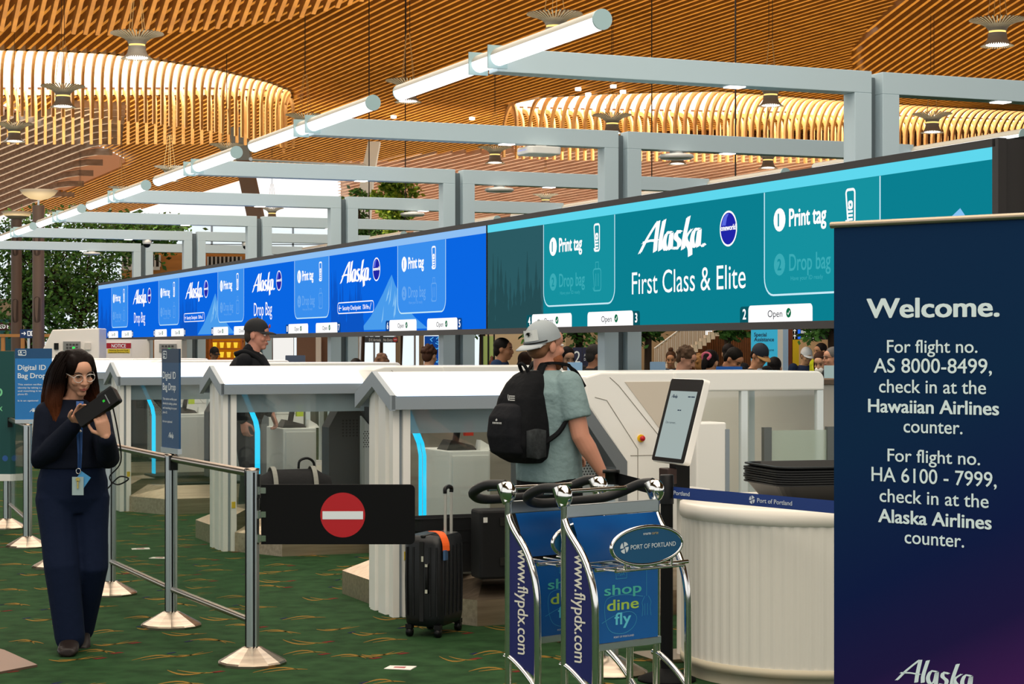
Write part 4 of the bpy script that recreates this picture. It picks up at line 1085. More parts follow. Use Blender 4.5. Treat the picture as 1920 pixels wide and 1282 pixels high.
# ================================================================== pendant lamps under the roof
shade = mat('pendant_fin', '98948a', .5); neckglow = glow('pendant_neck_glow', 'ffd27a', 1.6); disc = glow('pendant_disc', 'fffaf0', 5); wire = mat('wire_dark', '2a241e', .5)
ZP = 7.27
def pendant():
    r = thing('pendant_lamp', '-', 'pendant lamp', (0, 0, ZP), 0, 'flared pendant lamps under the timber roof')
    for nm, prof in (('upper_shade', [(.16, .015), (.18, .07), (.25, .13), (.37, .18), (.5, .215)]), ('lower_shade', [(.165, -.02), (.165, -.08), (.19, -.16), (.24, -.22), (.30, -.255)])):
        m = MB()
        m.lathe([(a*.985, z) for a, z in prof[:3 if nm[0] == 'u' else 4]], 30)
        for k in range(40):
            a = 2*math.pi*k/40; c, s = math.cos(a), math.sin(a); t = Vector((-s, c, 0))*.0125
            vs = []
            for rr, z in prof:
                p = Vector((rr*c, rr*s, z)); q = Vector(((rr-.012)*c, (rr-.012)*s, z+(.02 if nm[0] == 'u' else -.0)))
                vs += [p-t, p+t, q+t, q-t]
            fs = []
            for i in range(len(prof)-1):
                o = 4*i
                for e in range(4): fs.append((o+e, o+(e+1) % 4, o+4+(e+1) % 4, o+4+e))
            m.add(vs, fs)
        m.build(nm, [shade], r)
    MB().lathe([(.15, -.02), (.15, .02)], 24).build('neck', [neckglow], r)
    MB().lathe([(0, -.235), (.2, -.235), (.2, -.22), (0, -.22)], 28).build('lit_disc', [disc], r)
    m = MB()
    for k in range(4):
        a = math.pi/4+k*math.pi/2
        m.tube([(.2*math.cos(a), .2*math.sin(a), .1), (.05*math.cos(a), .05*math.sin(a), 1.25)], .006, 5)
    m.build('suspension_wire', [mat('wire_bright', 'd8b878', .4)], r)
    MB().tube([(-.04, 0, 1.25), (-.04, 0, ZC+.13-ZP)], .007, 5).tube([(.04, 0, 1.25), (.04, 0, ZC+.13-ZP)], .007, 5).build('drop_cable', [wire], r)
    return r
pend = [(257, 85, 'large flared pendant lamp before the dark fins, upper left'), (118, 180, 'flared pendant lamp in front of the left skylight ribs'), (27, 248, 'flared pendant lamp at the left edge, below the skylight ribs'),
        (765, 170, 'flared pendant lamp behind the end of the nearest tube light'), (1040, 50, 'flared pendant lamp just above the nearest tube light'), (1148, 232, 'flared pendant lamp before the right skylight, behind a frame corner'),
        (928, 290, 'flared pendant lamp below the second nearest front arm'), (1445, 178, 'flared pendant lamp crossed by the nearest front arm'), (1748, 230, 'flared pendant lamp inside the nearest rear frame'), (1870, 60, 'large flared pendant lamp at the upper right corner'),
        (572, 232, 'flared pendant lamp behind the second nearest tube light'), (425, 285, 'flared pendant lamp behind the third nearest tube light'), (318, 325, 'flared pendant lamp touching the top of the fourth tube light'), (228, 362, 'small flared pendant lamp behind the fifth tube light'),
        (150, 396, 'smallest flared pendant lamp, far left above the tube lights'), (1023, 375, 'small flared pendant lamp between the second and third nearest rear arms'), (1270, 292, 'flared pendant lamp hidden behind the second nearest rear arm'), (1440, 300, 'flared pendant lamp just under the second nearest rear arm'), (510, 400, 'small flared pendant lamp before the bright far windows')]
pl0 = None
for x, y, l in pend:
    Y = F*(ZP-CAMZ)/(HZ-y); p = at(x, y, Y)
    if pl0 is None: pl0 = pendant(); pl0.location = p; pl0['label'] = l
    else: dup(pl0, p, .3*x, l)
for k, (x, y, l) in enumerate(((1084, 168, 'first small round downlight in the timber roof, above the right skylight'), (1103, 178, 'second small downlight in the timber roof, lower one of the left pair'), (1150, 163, 'third small downlight in the timber roof, upper one of the right pair'), (1168, 173, 'fourth small downlight in the timber roof, rightmost'), (738, 220, 'small downlight in the timber roof above the second front arm'), (885, 223, 'small downlight in the timber roof, right of a thin cable'))):
    o = thing('roof_downlight', l, 'downlight', at(x, y, F*(ZC-.06-CAMZ)/(HZ-y))); MB().lathe([(0, -.03), (.1, -.03), (.1, .06), (0, .06)], 20).build('lit_lens', [disc], o)

# ------------------------------------------------------------------ uplight posts at left
pbrown = mat('post_brown', '6a5648', .5); pdark = mat('speaker_grille', '43352d', .8)
def lamp_post(x, Y, top, bowl_y, bw, label, wd):
    b = at(x, 0, Y); r = thing('lamp_post', label, 'lamp post', (b.x, Y, 0), 0, 'brown uplight posts')
    s = F/Y; zt = CAMZ+(HZ-top)/s; zb = CAMZ+(HZ-bowl_y)/s; R = wd/2/s
    MB().tube([(0, 0, 0), (0, 0, zt)], R, 20).build('post', [pbrown], r)
    MB().tube([(0, 0, zt-.02), (.01, 0, zb)], .02, 8).build('stem', [alu], r)
    q = bw/2/s; MB().lathe([(.02, -q*.42), (q*.45, -q*.36), (q*.8, -q*.15), (q, .1*q), (q*.96, .1*q), (q*.5, -.2*q), (0, -.3*q)], 32, (.01, 0, zb)).build('bowl', [mat('bowl_cream', 'cdbfa6', .5)], r)
    for za in (CAMZ+(HZ-605)/s, CAMZ+(HZ-480)/s):
        m = MB(); pts = rrect(-R*.55, R*.55, za, za+.5, R*.5)
        ring = [[(px, -math.sqrt(max(R*R-px*px, 0))-o, pz) for px, pz in pts] for o in (-.01, .004)]
        m.loft(ring, True, False); m.build('speaker', [pdark], r)
lamp_post(72, 38, 385, 360, 72, 'brown lamp post with cream bowl, left of the tree', 22)
lamp_post(31, 42, 410, 400, 58, 'brown lamp post at the left edge, beside a taller one', 20)
b = at(106, 0, 50); r = thing('lamp_bowl_post', 'thin post with small cream uplight bowl, among the leaves', 'lamp post', (b.x, 50, 0)); MB().tube([(0, 0, 0), (0, 0, 4.95)], .05, 10).build('post', [pbrown], r)
MB().lathe([(.02, -.1), (.15, -.08), (.24, .03), (.2, .0), (0, -.05)], 24, (0, 0, 5.05)).build('bowl', [MATS['bowl_cream']], r)

# ------------------------------------------------------------------ trees
bark = mat('bark', '3c2c20', .9)
def leaves(mb, c, rad, n, size, rnd, ncl=60):
    cl = []
    while len(cl) < ncl:
        p = Vector((rnd.uniform(-1, 1), rnd.uniform(-1, 1), rnd.uniform(-1, 1)))
        if .25 < p.length < 1: cl.append(Vector((c[0]+p.x*rad[0], c[1]+p.y*rad[1], c[2]+p.z*rad[2])))
    per = n//ncl
    for q in cl:
        sp = rnd.uniform(.12, .22)*rad[0]
        for _ in range(per):
            p = q+Vector((rnd.gauss(0, sp), rnd.gauss(0, sp), rnd.gauss(0, sp*.55)))
            a, b = rnd.uniform(0, 6.28), rnd.uniform(-.9, .9); s = size*rnd.uniform(.6, 1.3)
            d = Vector((math.cos(a)*math.cos(b), math.sin(a)*math.cos(b), math.sin(b))); e = d.cross(Vector((rnd.gauss(0, 1), rnd.gauss(0, 1), rnd.gauss(0, 1)))).normalized()*s*.28
            mb.mi = rnd.choice((0, 0, 1, 1, 2))
            mb.add([p, p+d*s*.5+e, p+d*s, p+d*s*.5-e], [(0, 1, 2, 3)])
    return cl
def tree(loc, c, rad, n, size, seed, label, cols, trunks=1):
    rnd = random.Random(seed); r = thing('tree', label, 'tree', loc)
    m = MB(); cl = leaves(m, c, rad, n, size, rnd, max(20, n//60)); t = MB()
    for k in range(trunks):
        b = Vector((rnd.uniform(-.15, .15)*trunks, rnd.uniform(-.1, .1), 0)); mid = Vector((b.x*2, b.y*2, max(c[2]-rad[2]*.7, .4))); t.tube([b, (b+mid)/2+Vector((.03, 0, 0)), mid], [.07, .055, .05], 8)
        for q in cl[k::trunks*2][:14]: t.tube([mid, (mid+q)/2+Vector((0, 0, .1)), q], [.04, .025, .012], 5)
    t.build('trunk', [bark], r)
    m.build('foliage', [mat('leaf_%s' % c_, c_, .6) for c_ in cols], r)
greens = ('4a7a34', '659a44', '365a28'); brite = ('6f9a2a', '9cb83a', '466e22')
p = at(105, 0, 45); tree((p.x, 45, 0), (0, 0, 3.25), (1.75, 1.5, 1.5), 11000, .115, 3, 'large leafy tree left of the blue screen, behind brown posts', greens, 3)
p = at(260, 0, 50); tree((p.x, 50, 0), (0, 0, 4.45), (1.3, 1, .5), 2600, .16, 13, 'leafy tree crown seen between the far portal frames', greens)
p = at(672, 0, 62); tree((p.x, 62, 0), (0, 0, 5.6), (.45, .4, 1.15), 1500, .17, 4, 'slim green tree before the bright far windows', greens)
p = at(738, 0, 60); tree((p.x, 60, 0), (0, 0, 5.9), (.62, .5, 1.3), 2200, .17, 5, 'pointed young tree with yellow green top, between front arms', brite)
p = at(712, 0, 64); tree((p.x, 64, 0), (0, 0, 4.9), (1.1, .5, .55), 1200, .17, 15, 'low spread of dark leaves above the screen edge', greens)
for x, Y, z, rx, sd, l in ((1058, 27, 2.0, .62, 6, 'leafy tree behind the man with the cap, under the screen'), (1195, 28, 2.0, .42, 7, 'dark leafy tree before the staircase'), (1370, 29, 2.12, .4, 9, 'small tree crown before the brown timber wall'), (1545, 27, 2.06, .34, 8, 'leafy tree hanging before the black direction signs'), (885, 34, 2.2, .5, 10, 'leafy branches behind the screen seam')):
    p = at(x, 0, Y); tree((p.x, Y, 0), (0, 0, z), (rx, .5, .38), 1500, .1, sd, l, greens)

# ------------------------------------------------------------------ background of the hall
def slab(name, x0, x1, y0, y1, Y, m, depth=.15, parent=None, **k):
    a, b = at(x0, y1, Y), at(x1, y0, Y); o = MB().box(a.x, b.x, Y, Y+depth, max(a.z, 0.0) if y1 < 900 else 0, b.z)
    return o.build(name, m if isinstance(m, list) else [m], parent, **k)
# far glass front
Yw = 126.0
wn = thing('window_1', 'far glass wall of the hall', 'window', (0, Yw, 0), kind='structure')
a, b = at(-60, 0, Yw).x, at(930, 0, Yw).x
m = MB()
for k in range(14): 
    x = a+(b-a)*k/13; m.box(x-.06, x+.06, 0, .15, 0, 9.6)
for z in (3.2, 5.4, 6.3, 8.2): m.box(a, b, 0, .1, z-.035, z+.035)
m.build('mullion', [mat('mullion_grey', '8a9298', .5)], wn)
MB().box(a, b, .04, .06, 0, 9.6).build('pane', [clear('pale_glass', 'f4fafc', .06)], wn)
# end building with timber and tan walls at left
wt, wo, wdk = mat('tan_wall', 'b08a58', .7), mat('orange_timber_wall', 'c08038', .65, noise=((1, 1, 8), 'a86c2a')), mat('dark_opening', '2a2522', .8)
slab('wall_left', 205, 275, 418, 470, 58, wt, .4, kind='structure')
slab('wall_far', 228, 378, 462, 720, 60, wo, .4, kind='structure')
op = thing('balcony_opening', 'dark window band with thin rails on the orange timber wall', 'window', at(0, 0, 59.9)*0+Vector((0, 59.7, 0)), kind='structure')
def open_band(x0, x1, y0, y1):
    A, B = at(x0, y1, 59.7), at(x1, y0, 59.7)
    MB().box(A.x, B.x, 0, .1, A.z, B.z).build('opening', [wdk], op)
    m = MB()
    for k in range(9): x = A.x+(B.x-A.x)*k/8; m.box(x-.025, x+.025, -.05, 0, A.z, B.z)
    m.box(A.x, B.x, -.05, 0, A.z-.1, A.z); m.build('rail', [mat('rail_white', 'c8c8c4', .5)], op)
open_band(230, 300, 478, 500); open_band(390, 452, 481, 500)
slab('wall_back', 385, 465, 470, 720, 60.5, wo, .4, kind='structure')
slab('wall_concourse', -60, 62, 560, 900, 52, mat('beige_wall', 'd3bfa0', .7), .4, kind='structure')
dr = slab('door_1', 0, 20, 598, 900, 51.6, mat('teal_door', '2f7f88', .5), .1, kind='structure')
lit = glow('pale_sign_glow', 'f6f2ea', 1.0)
r = thing('lit_sign', 'small lit sign above the teal door, at the left edge', 'sign', at(8, 612, 50)); MB().box(-.12, .16, 0, .06, -.1, .1).build('panel', [mat('sign_maroon', '6a2430', .5)], r); m = MB(); put_text(m, 'ED 8', lambda a, b, o: Vector((a, -.002-o, b)), -.1, .12, -.05, .1, .02, off=.002); m.build('lettering', [lit], r)
r = thing('wooden_fence', 'pale wooden rail fence behind the brown lamp posts', 'fence', at(0, 652, 40)*1)
m = MB()
for x in (-.4, .02, .42, .82, 1.25, 1.7): m.box(x, x+.07, 0, .07, -1.55, .28)
for z in (.22, -.12, -.45): m.box(-.5, 1.9, -.02, .05, z, z+.06)
m.build('rails', [mat('fence_timber', 'c98f50', .6)], r)
r = thing('direction_sign', 'small blue direction sign with white arrow, behind lamp posts', 'sign', at(50, 625, 38)); MB().box(-.13, .17, 0, .05, -.09, .08).build('panel', [mat('sign_dark_blue', '14386a', .5)], r); MB().box(0, .04, .05, .09, -at(50, 625, 38).z, .06).build('leg', [alu], r)
P = lambda a, b, o: Vector((a, -.002-o, b)); m = MB(); strokes(m, [[(-.1, 0), (-.02, 0)], [(-.05, .03), (-.02, 0), (-.05, -.03)], rrect(.02, .07, -.04, .04, .005)+[(.025, -.04)], rrect(.09, .14, -.04, .04, .005)+[(.095, -.04)]], P, .002, .014); m.build('lettering', [lit], r)
# white security cabin left of the screen
cabw = mat('cabin_white', 'e6e2da', .4)
Yc = 33.0; s = F/Yc
A = at(0, 0, Yc)
r = thing('security_cabin', 'white cabin with sloped left end, below the screen\'s left end', 'cabin', (at(130, 0, Yc).x, Yc, 0))
q = [(at(x, y, Yc).x-at(130, 0, Yc).x, CAMZ+(HZ-y)/s) for x, y in ((55, 705), (98, 618), (186, 615), (186, 705))]
MB().prism([(q[0][0], 0), q[0], q[1], q[2], (q[2][0], 0)], 0, .6, 'y').build('body', [cabw], r, .02)
def pad(cx, cy, w, h, col, name, par, Yp, ox):
    p = at(cx, cy, Yp); hw, hh = w/2*Yp/F, h/2*Yp/F
    return MB().box(p.x-ox-hw, p.x-ox+hw, -.03, .0, p.z-hh, p.z+hh).build(name, [col], par)
ox = at(130, 0, Yc).x
pad(106, 649, 8, 12, black, 'card_reader', r, Yc, ox); k = pad(135, 648, 32, 16, mat('keypad_steel', '8b8b86', .4, .6), 'button_plate', r, Yc, ox); pad(165, 649, 11, 13, mat('speaker_pale', 'cfcac0', .5), 'intercom', r, Yc, ox)
m = MB()
for i in range(4):
    for j in range(2):
        p = at(127+i*6, 646+j*6, Yc); m.mi = 1 if (i, j) == (2, 1) else 0; m.lathe([(0, 0), (.012, 0), (.012, .012), (0, .012)], 10, (0, 0, 0)) if False else m.box(p.x-ox-.017, p.x-ox+.017, -.045, -.03, p.z-.015, p.z+.015)
m.build('button', [mat('button_dark', '3a3a38', .5), glow('button_green', '20ff50', 1.5)], k)
Yd = 34.5; r = thing('notice_wall', 'pale partition carrying a red notice sign, under the screen', 'partition', (at(222, 0, Yd).x, Yd, 0)); ox = at(222, 0, Yd).x
MB().box(at(187, 0, Yd).x-ox, at(280, 0, Yd).x-ox, 0, .1, 0, CAMZ+(HZ-636)*Yd/F).build('body', [cabw], r)
r = thing('notice_sign', 'red yellow and white NOTICE sign on the pale partition', 'sign', (ox, Yd-.012, 0))
zz = lambda y: CAMZ+(HZ-y)*Yd/F; x0, x1 = at(200, 0, Yd).x-ox, at(246, 0, Yd).x-ox
MB().box(x0, x1, 0, .012, zz(690), zz(642)).build('panel', [mat('notice_white', 'e4e0d8', .5)], r); MB().box(x0, x1, -.003, 0, zz(653), zz(643)).build('red_band', [mat('notice_red', 'a3182a', .5)], r); MB().box(x0+.02, x1-.02, -.003, 0, zz(662), zz(654)).build('yellow_band', [mat('notice_yellow', 'd8c030', .5)], r)
m = MB(); P = lambda a, b, o: Vector((a, -.003-o, b)); put_text(m, 'NOTICE', P, x0+.09, x1-.09, zz(651.3), .06, .02, off=.002); m.build('lettering', [inkw], r)
m = MB(); put_text(m, 'Entering Secured Area', P, x0+.05, x1-.05, zz(657.5), .022, .01, off=.002); put_text(m, 'Authorized Personnel Only', P, x0+.04, x1-.04, zz(661.5), .022, .01, off=.002); m.build('small_lettering', [black], r)
Ye = 32.0; r = thing('control_cabinet', 'white cabinet with steel button plate, above the third machine', 'cabinet', (at(316, 0, Ye).x, Ye, 0)); ox = at(316, 0, Ye).x
MB().box(at(289, 0, Ye).x-ox, at(341, 0, Ye).x-ox, 0, .5, 0, CAMZ+(HZ-637)*Ye/F).build('body', [cabw], r, .01)
k = pad(315, 652, 32, 15, MATS['keypad_steel'], 'button_plate', r, Ye, ox); m = MB()
for i in range(4):
    for j in range(2):
        p = at(306+i*6, 649+j*6, Ye); m.mi = 1 if (i, j) == (2, 1) else (2 if i < 2 and j == 1 else 0); m.box(p.x-ox-.017, p.x-ox+.017, -.045, -.03, p.z-.015, p.z+.015)
m.build('button', [MATS['button_dark'], MATS['button_green'], mat('button_maroon', '7a1c20', .5)], k)
# shop shelf with cups that glow to look lit, behind the man in the black cap
Yf = 36.0; r = thing('shop_display', 'orange lit shop shelf with yellow cups, beside the man\'s black cap', 'shelf', (at(415, 0, Yf).x, Yf, 0)); ox = at(415, 0, Yf).x; zz = lambda y: CAMZ+(HZ-y)*Yf/F
MB().box(at(392, 0, Yf).x-ox, at(455, 0, Yf).x-ox, .15, .2, 0, zz(625)).build('back_panel', [glow('shelf_glow', 'b8680c', .8)], r)
m = MB()
for x in (392, 451): m.box(at(x, 0, Yf).x-ox, at(x+4, 0, Yf).x-ox, -.02, .15, 0, zz(625))
for y in (654, 672, 640): m.box(at(392, 0, Yf).x-ox, at(455, 0, Yf).x-ox, -.01, .15, zz(y)-.01, zz(y)+.01)
m.build('shelf_board', [mat('shelf_orange', 'a8560c', .6)], r)
cupm = glow('cup_yellow_glow', 'ffd23a', 1.0); ci = 0
for y in (653, 671):
    for x in (402, 415, 428, 441):
        ci += 1; o = thing('cup', 'yellow cup on the orange shop shelf, %s shelf, number %d from left' % ('upper' if y == 653 else 'lower', (x-402)//13+1), 'cup', (at(x, 0, Yf).x, Yf+.06, zz(y)+.01), 0, 'yellow cups on the shop shelf'); MB().lathe([(0, 0), (.028, 0), (.04, .1), (0, .1)], 14).build('cup_body', [cupm], o)
for x0, x1, y0, y1, Y, nm, lab, cat, mm in ((512, 549, 632, 905, 40, 'poster', 'white lit poster panel beside brown walls, under the screen', 'poster', glow('poster_white', 'f4f1ec', 1.0)), (556, 592, 630, 700, 41, 'wall_panel', 'brown wall panel right of the white poster', 'panel', mat('brown_wall', '6a4c38', .7)), (592, 602, 630, 700, 41, 'column', 'pale narrow column between two brown panels', 'column', mat('pale_column', 'c8c0b4', .6)), (602, 622, 630, 700, 41.2, 'wall_panel', 'brown wall panel right of the narrow column', 'panel', mat('brown_wall', '6a4c38', .7)),
        (1120, 1322, 615, 720, 33, 'wall_stair', None, None, mat('cream_wall', 'a58a66', .7)), (905, 1062, 612, 720, 38, 'wall_pale', None, None, mat('pale_wall', 'cdb894', .7)), (1062, 1122, 612, 720, 36, 'wall_tan', None, None, mat('wall_dull_tan', 'a08a68', .7)), (1478, 1486, 612, 720, 30, 'column', 'narrow reddish brown column beside yellow panel', 'column', mat('red_column', '7a3a20', .6)), (1485, 1498, 636, 720, 30, 'wall_panel', 'bright yellow wall panel under the black signs', 'panel', mat('yellow_panel', 'f0c808', .5)), (1486, 1640, 612, 720, 31, 'wall_end', None, None, mat('peach_wall', 'e2b888', .7)), (1456, 1468, 614, 720, 29, 'column', 'white column right of the cyan sign', 'column', white), (1468, 1478, 614, 720, 29, 'display_strip', 'pale blue strip with lettering beside the white column', 'sign', mat('pale_blue', 'a8c8e8', .5))):  # middle wall is a darker tan than its pale neighbour
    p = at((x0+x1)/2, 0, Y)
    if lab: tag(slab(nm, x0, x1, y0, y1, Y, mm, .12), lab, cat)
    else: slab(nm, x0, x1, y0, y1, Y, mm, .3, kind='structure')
# timber slat wall behind the passengers
r = thing('timber_wall', 'brown vertical timber slat wall behind the passengers', 'wall', (at(1350, 0, 32).x, 32, 0), kind='structure'); ox = at(1350, 0, 32).x
prof = [(1225, 700), (1255, 680), (1285, 662), (1320, 640), (1345, 612), (1418, 612)]
m = MB()
for k in range(60):
    x = 1225+k*3.25; y = interp(prof, x); X = at(x, 0, 32).x-ox; m.box(X-.009, X+.009, -.04, .02, 0, CAMZ+(HZ-y)*32/F)
    m.box(X+.009, X+.02, 0, .02, 0, CAMZ+(HZ-y)*32/F)
m.build('slats', [mat('slat_brown', '8a5220', .6, noise=((3, 3, 2), '6e3e16'))], r)
r = thing('staircase', 'cream staircase with white balusters rising to the right', 'staircase', (at(1250, 0, 31.6).x, 31.6, 0)); ox = at(1250, 0, 31.6).x
m = MB(); bl_ = MB()
for k in range(15):
    x = 1225+k*8; y = 700-k*6; X = at(x, 0, 31.6).x-ox; z = CAMZ+(HZ-y)*31.6/F; m.box(X, X+.075, -.25, .15, z-.12 if k else 0, z)
    for q in (0, .025, .05): bl_.box(X+q, X+q+.008, -.26, -.25, z, z+.4)
m.build('steps', [mat('step_cream', 'e0cfb4', .6)], r)
a, b = Vector((at(1225, 0, 31.6).x-ox, -.25, CAMZ+(HZ-700)*31.6/F+.4)), Vector((at(1345, 0, 31.6).x-ox, -.25, CAMZ+(HZ-610)*31.6/F+.4)); bl_.tube([a, b], .015, 6); bl_.build('balusters', [mat('baluster_white', 'e8e2d6', .5)], r)
# low soffits the signs hang from
for x0, x1, Y in ((1470, 1680, 29), (660, 780, 44)):
    a, b = at(x0, 0, Y).x, at(x1, 0, Y).x; MB().box(a, b, Y-.6, Y+1.6, 2.62, 2.8).build('ceiling_soffit', [white], kind='structure')
# signs
def sign(name, label, x0, x1, y0, y1, Y, m, lines, ink, legs=False, hang=False):
    c = at((x0+x1)/2, 0, Y).x; r = thing(name, label, 'sign', (c, Y, 0)); k = Y/F; zz = lambda y: CAMZ+(HZ-y)*k
    MB().box(at(x0, 0, Y).x-c, at(x1, 0, Y).x-c, 0, .05, 0 if legs else zz(y1), zz(y0)).build('panel', [m], r)
    mb = MB(); P = lambda a, b, o: Vector((a, -o, b))
    for t, xa, xb, yb, h, bold in lines: put_text(mb, t, P, at(xa, 0, Y).x-c, at(xb, 0, Y).x-c, zz(yb), h*k, bold, off=.004)
    if lines: mb.build('lettering', [ink], r)
    if hang:
        h = MB()
        for q in (x0+6, x1-6): X = at(q, 0, Y).x-c; h.box(X-.012, X+.012, .056, .08, zz(y1), 2.62)
        h.build('hanger_rod', [alu], r)
    return r
sign('assistance_sign', 'bright cyan Special Assistance sign behind the man in tan brimmed cap', 1409, 1458, 613, 700, 26, mat('sign_cyan', '2fb4e0', .5, emit='2fb4e0', es=.25), [('Special', 1414, 1437, 630.5, 7, .02), ('Assistance', 1414, 1451, 639.5, 7, .02), ('isione', 1437, 1451, 658, 5, .0), ('r', 1437, 1439.5, 666, 5, 0)], mat('ink_navy', '10284a', .5), True)
V0_ = lambda c_: Vector((c_, 29, 0)); HANG = []
HANG += [sign('direction_sign', 'black hanging direction sign with white arrows, far right', 1487, 1563, 617, 626.5, 29, black, [('Elevator', 1502, 1521, 624.5, 5, .02), ('Restrooms', 1529, 1547, 624.5, 5, .02)], lit, hang=True)]
HANG += [sign('direction_sign', 'black Lost and Found sign, below another black sign', 1487, 1563, 627, 636.5, 29, black, [('Lost & Found', 1503, 1525, 634.5, 5, .02)], lit, hang=True)]
for y in (621.5, 631.5):
    c_ = at(1525, 0, 29).x; p = at(1490, y, 28.98)-V0_(c_); r_ = HANG.pop(0)
    m = MB(); m.M = Matrix.Translation(p); strokes(m, [[(0, -.03), (0, .03)], [(-.02, .01), (0, .03), (.02, .01)]], lambda a, b, o: Vector((a, -o, b)), .003, .008); m.mi = 1; m.box(.045, .085, -.006, -.002, -.03, .03); m.build('symbol', [lit, glow('picto_blue', '2a6ae8', 1)], r_)
sign('airline_sign', 'navy sign with large figure 2, behind the screen posts', 1074, 1091, 651, 700, 25, mat('sign_deep_navy', '1d2140', .5), [('2', 1077, 1088, 680, 22, 0)], inkw, True)
sign('airline_sign', 'navy sign listing airlines, beside the figure 2', 1092, 1118, 651, 700, 25.2, mat('sign_deep_navy', '1d2140', .5), [('Air Canada', 1095, 1116, 668, 5, 0), ('Delta', 1095, 1106, 676, 5, 0)], inkw, True)
r_ = sign('arrivals_sign', 'dark Arrivals No Entry sign hanging before bright windows', 684, 746, 631, 642, 44, mat('sign_slate', '3a4148', .5), [('D E Arrivals', 692, 714, 639.5, 5, .01), ('No Entry', 719, 736, 639.5, 5, .01)], inkw, hang=True)
o = at(741, 636.5, 43.97)-Vector((at(715, 0, 44).x, 44, 0)); m = MB(); m.M = Matrix.Translation(o); m.disc((0, -.002, 0), .05, 20, 'y'); m.mi = 1; m.box(-.03, .03, -.006, -.003, -.008, .008); m.build('no_entry_disc', [mat('symbol_red', 'c83030', .5), inkw], r_)
r = sign('map_screen', 'blue glowing route map screen, left of a screen post', 796, 822, 630, 690, 30, glow('map_blue', '12408a', 1), [], lit)
m = MB(); rn = random.Random(4)
for k in range(26):
    x, z = rn.uniform(-.09, .09), 1.6+rn.uniform(-.25, .15); strokes(m, [[(x, z), (x+rn.uniform(.02, .06), z+rn.uniform(-.04, .05))]], lambda a, b, o: Vector((a, -o, b)), .004, .012)
m.build('route_lines', [glow('map_cyan', '58b4f0', 1)], r)
slab('window_2', 748, 792, 632, 700, 60, glow('bright_window_frame', 'ffffff', 1.2), .05, kind='structure') if False else None
m = MB()
for x in (746, 790, 652, 668): X = at(x, 0, 50).x; m.box(X-.06, X+.06, 50, 50.1, 0, 3.2)
m.box(at(640, 0, 50).x, at(800, 0, 50).x, 50, 50.1, 2.0, 2.1); m.build('window_2', [mat('window_frame_tan', 'a89878', .5)], kind='structure')
r = sign('poster', 'green poster with standing figure in a dark frame, behind the navy man', 906, 926, 630, 692, 30, mat('poster_green', 'a8c070', .5), [], lit, True)
m = MB()
for x in (904, 915.5, 926.5): X = at(x, 0, 29.97).x-at(916, 0, 30).x; m.box(X-.012, X+.012, -.02, 0, 0, 1.85)
m.build('frame', [black], r)
MB().lathe([(0, 1.2), (.03, 1.22), (.045, 1.38), (.02, 1.43), (.024, 1.46), (0, 1.485)], 12, (.05, -.004, 0)).build('figure', [mat('figure_brown', '6a3a28', .6)], r)
# slanted roof columns
r = thing('roof_column', 'dark brown slanted steel column before the far windows', 'column', (0, 0, 0)); m = MB(); Yk = 70
p = [at(x, y, Yk) for x, y in ((440, 300), (470, 300), (500, 440), (470, 440))]; B = Vector((0, .6, 0))
q = [at(x, y, Yk) for x, y in ((425, 238), (460, 238), (470, 300), (440, 300))]
m.hull8([p[3], p[2], p[2]+B, p[3]+B, p[0], p[1], p[1]+B, p[0]+B]); m.hull8([at(470, 440, Yk), at(500, 440, Yk), at(505, 0, Yk)*0+Vector((at(500, 0, Yk).x, Yk+.6, at(0, 440, Yk).z)), Vector((at(470, 0, Yk).x, Yk+.6, at(0, 440, Yk).z)), at(440, 300, Yk), at(470, 300, Yk), at(470, 300, Yk)+B, at(440, 300, Yk)+B]) if False else None
zb = p[3].z; m.hull8([Vector((p[3].x+.3, Yk, 0)), Vector((p[2].x+.3, Yk, 0)), Vector((p[2].x+.3, Yk+.6, 0)), Vector((p[3].x+.3, Yk+.6, 0)), p[3], p[2], p[2]+B, p[3]+B])
m.build('shaft', [mat('column_brown', '5a4a40', .5)], r)
m = MB(); m.hull8([q[3], q[2], q[2]+B, q[3]+B, q[0], q[1], q[1]+B, q[0]+B]); m.build('head_bracket', [mat('column_plate', '6a7a84', .4)], r)
r = thing('roof_column', 'white slanted column head under the third front arm', 'column', (0, 0, 0)); Yk = 72; p = [at(x, y, Yk) for x, y in ((676, 330), (700, 330), (712, 265), (690, 265))]
m = MB(); m.hull8([p[0], p[1], p[1]+B, p[0]+B, p[3], p[2], p[2]+B, p[3]+B]); pz = p[0]; m.hull8([Vector((p[0].x-.6, Yk, 0)), Vector((p[1].x-.6, Yk, 0)), Vector((p[1].x-.6, Yk+.6, 0)), Vector((p[0].x-.6, Yk+.6, 0)), p[0], p[1], p[1]+B, p[0]+B]); m.build('shaft', [mat('column_white', 'd4dce0', .5)], r)
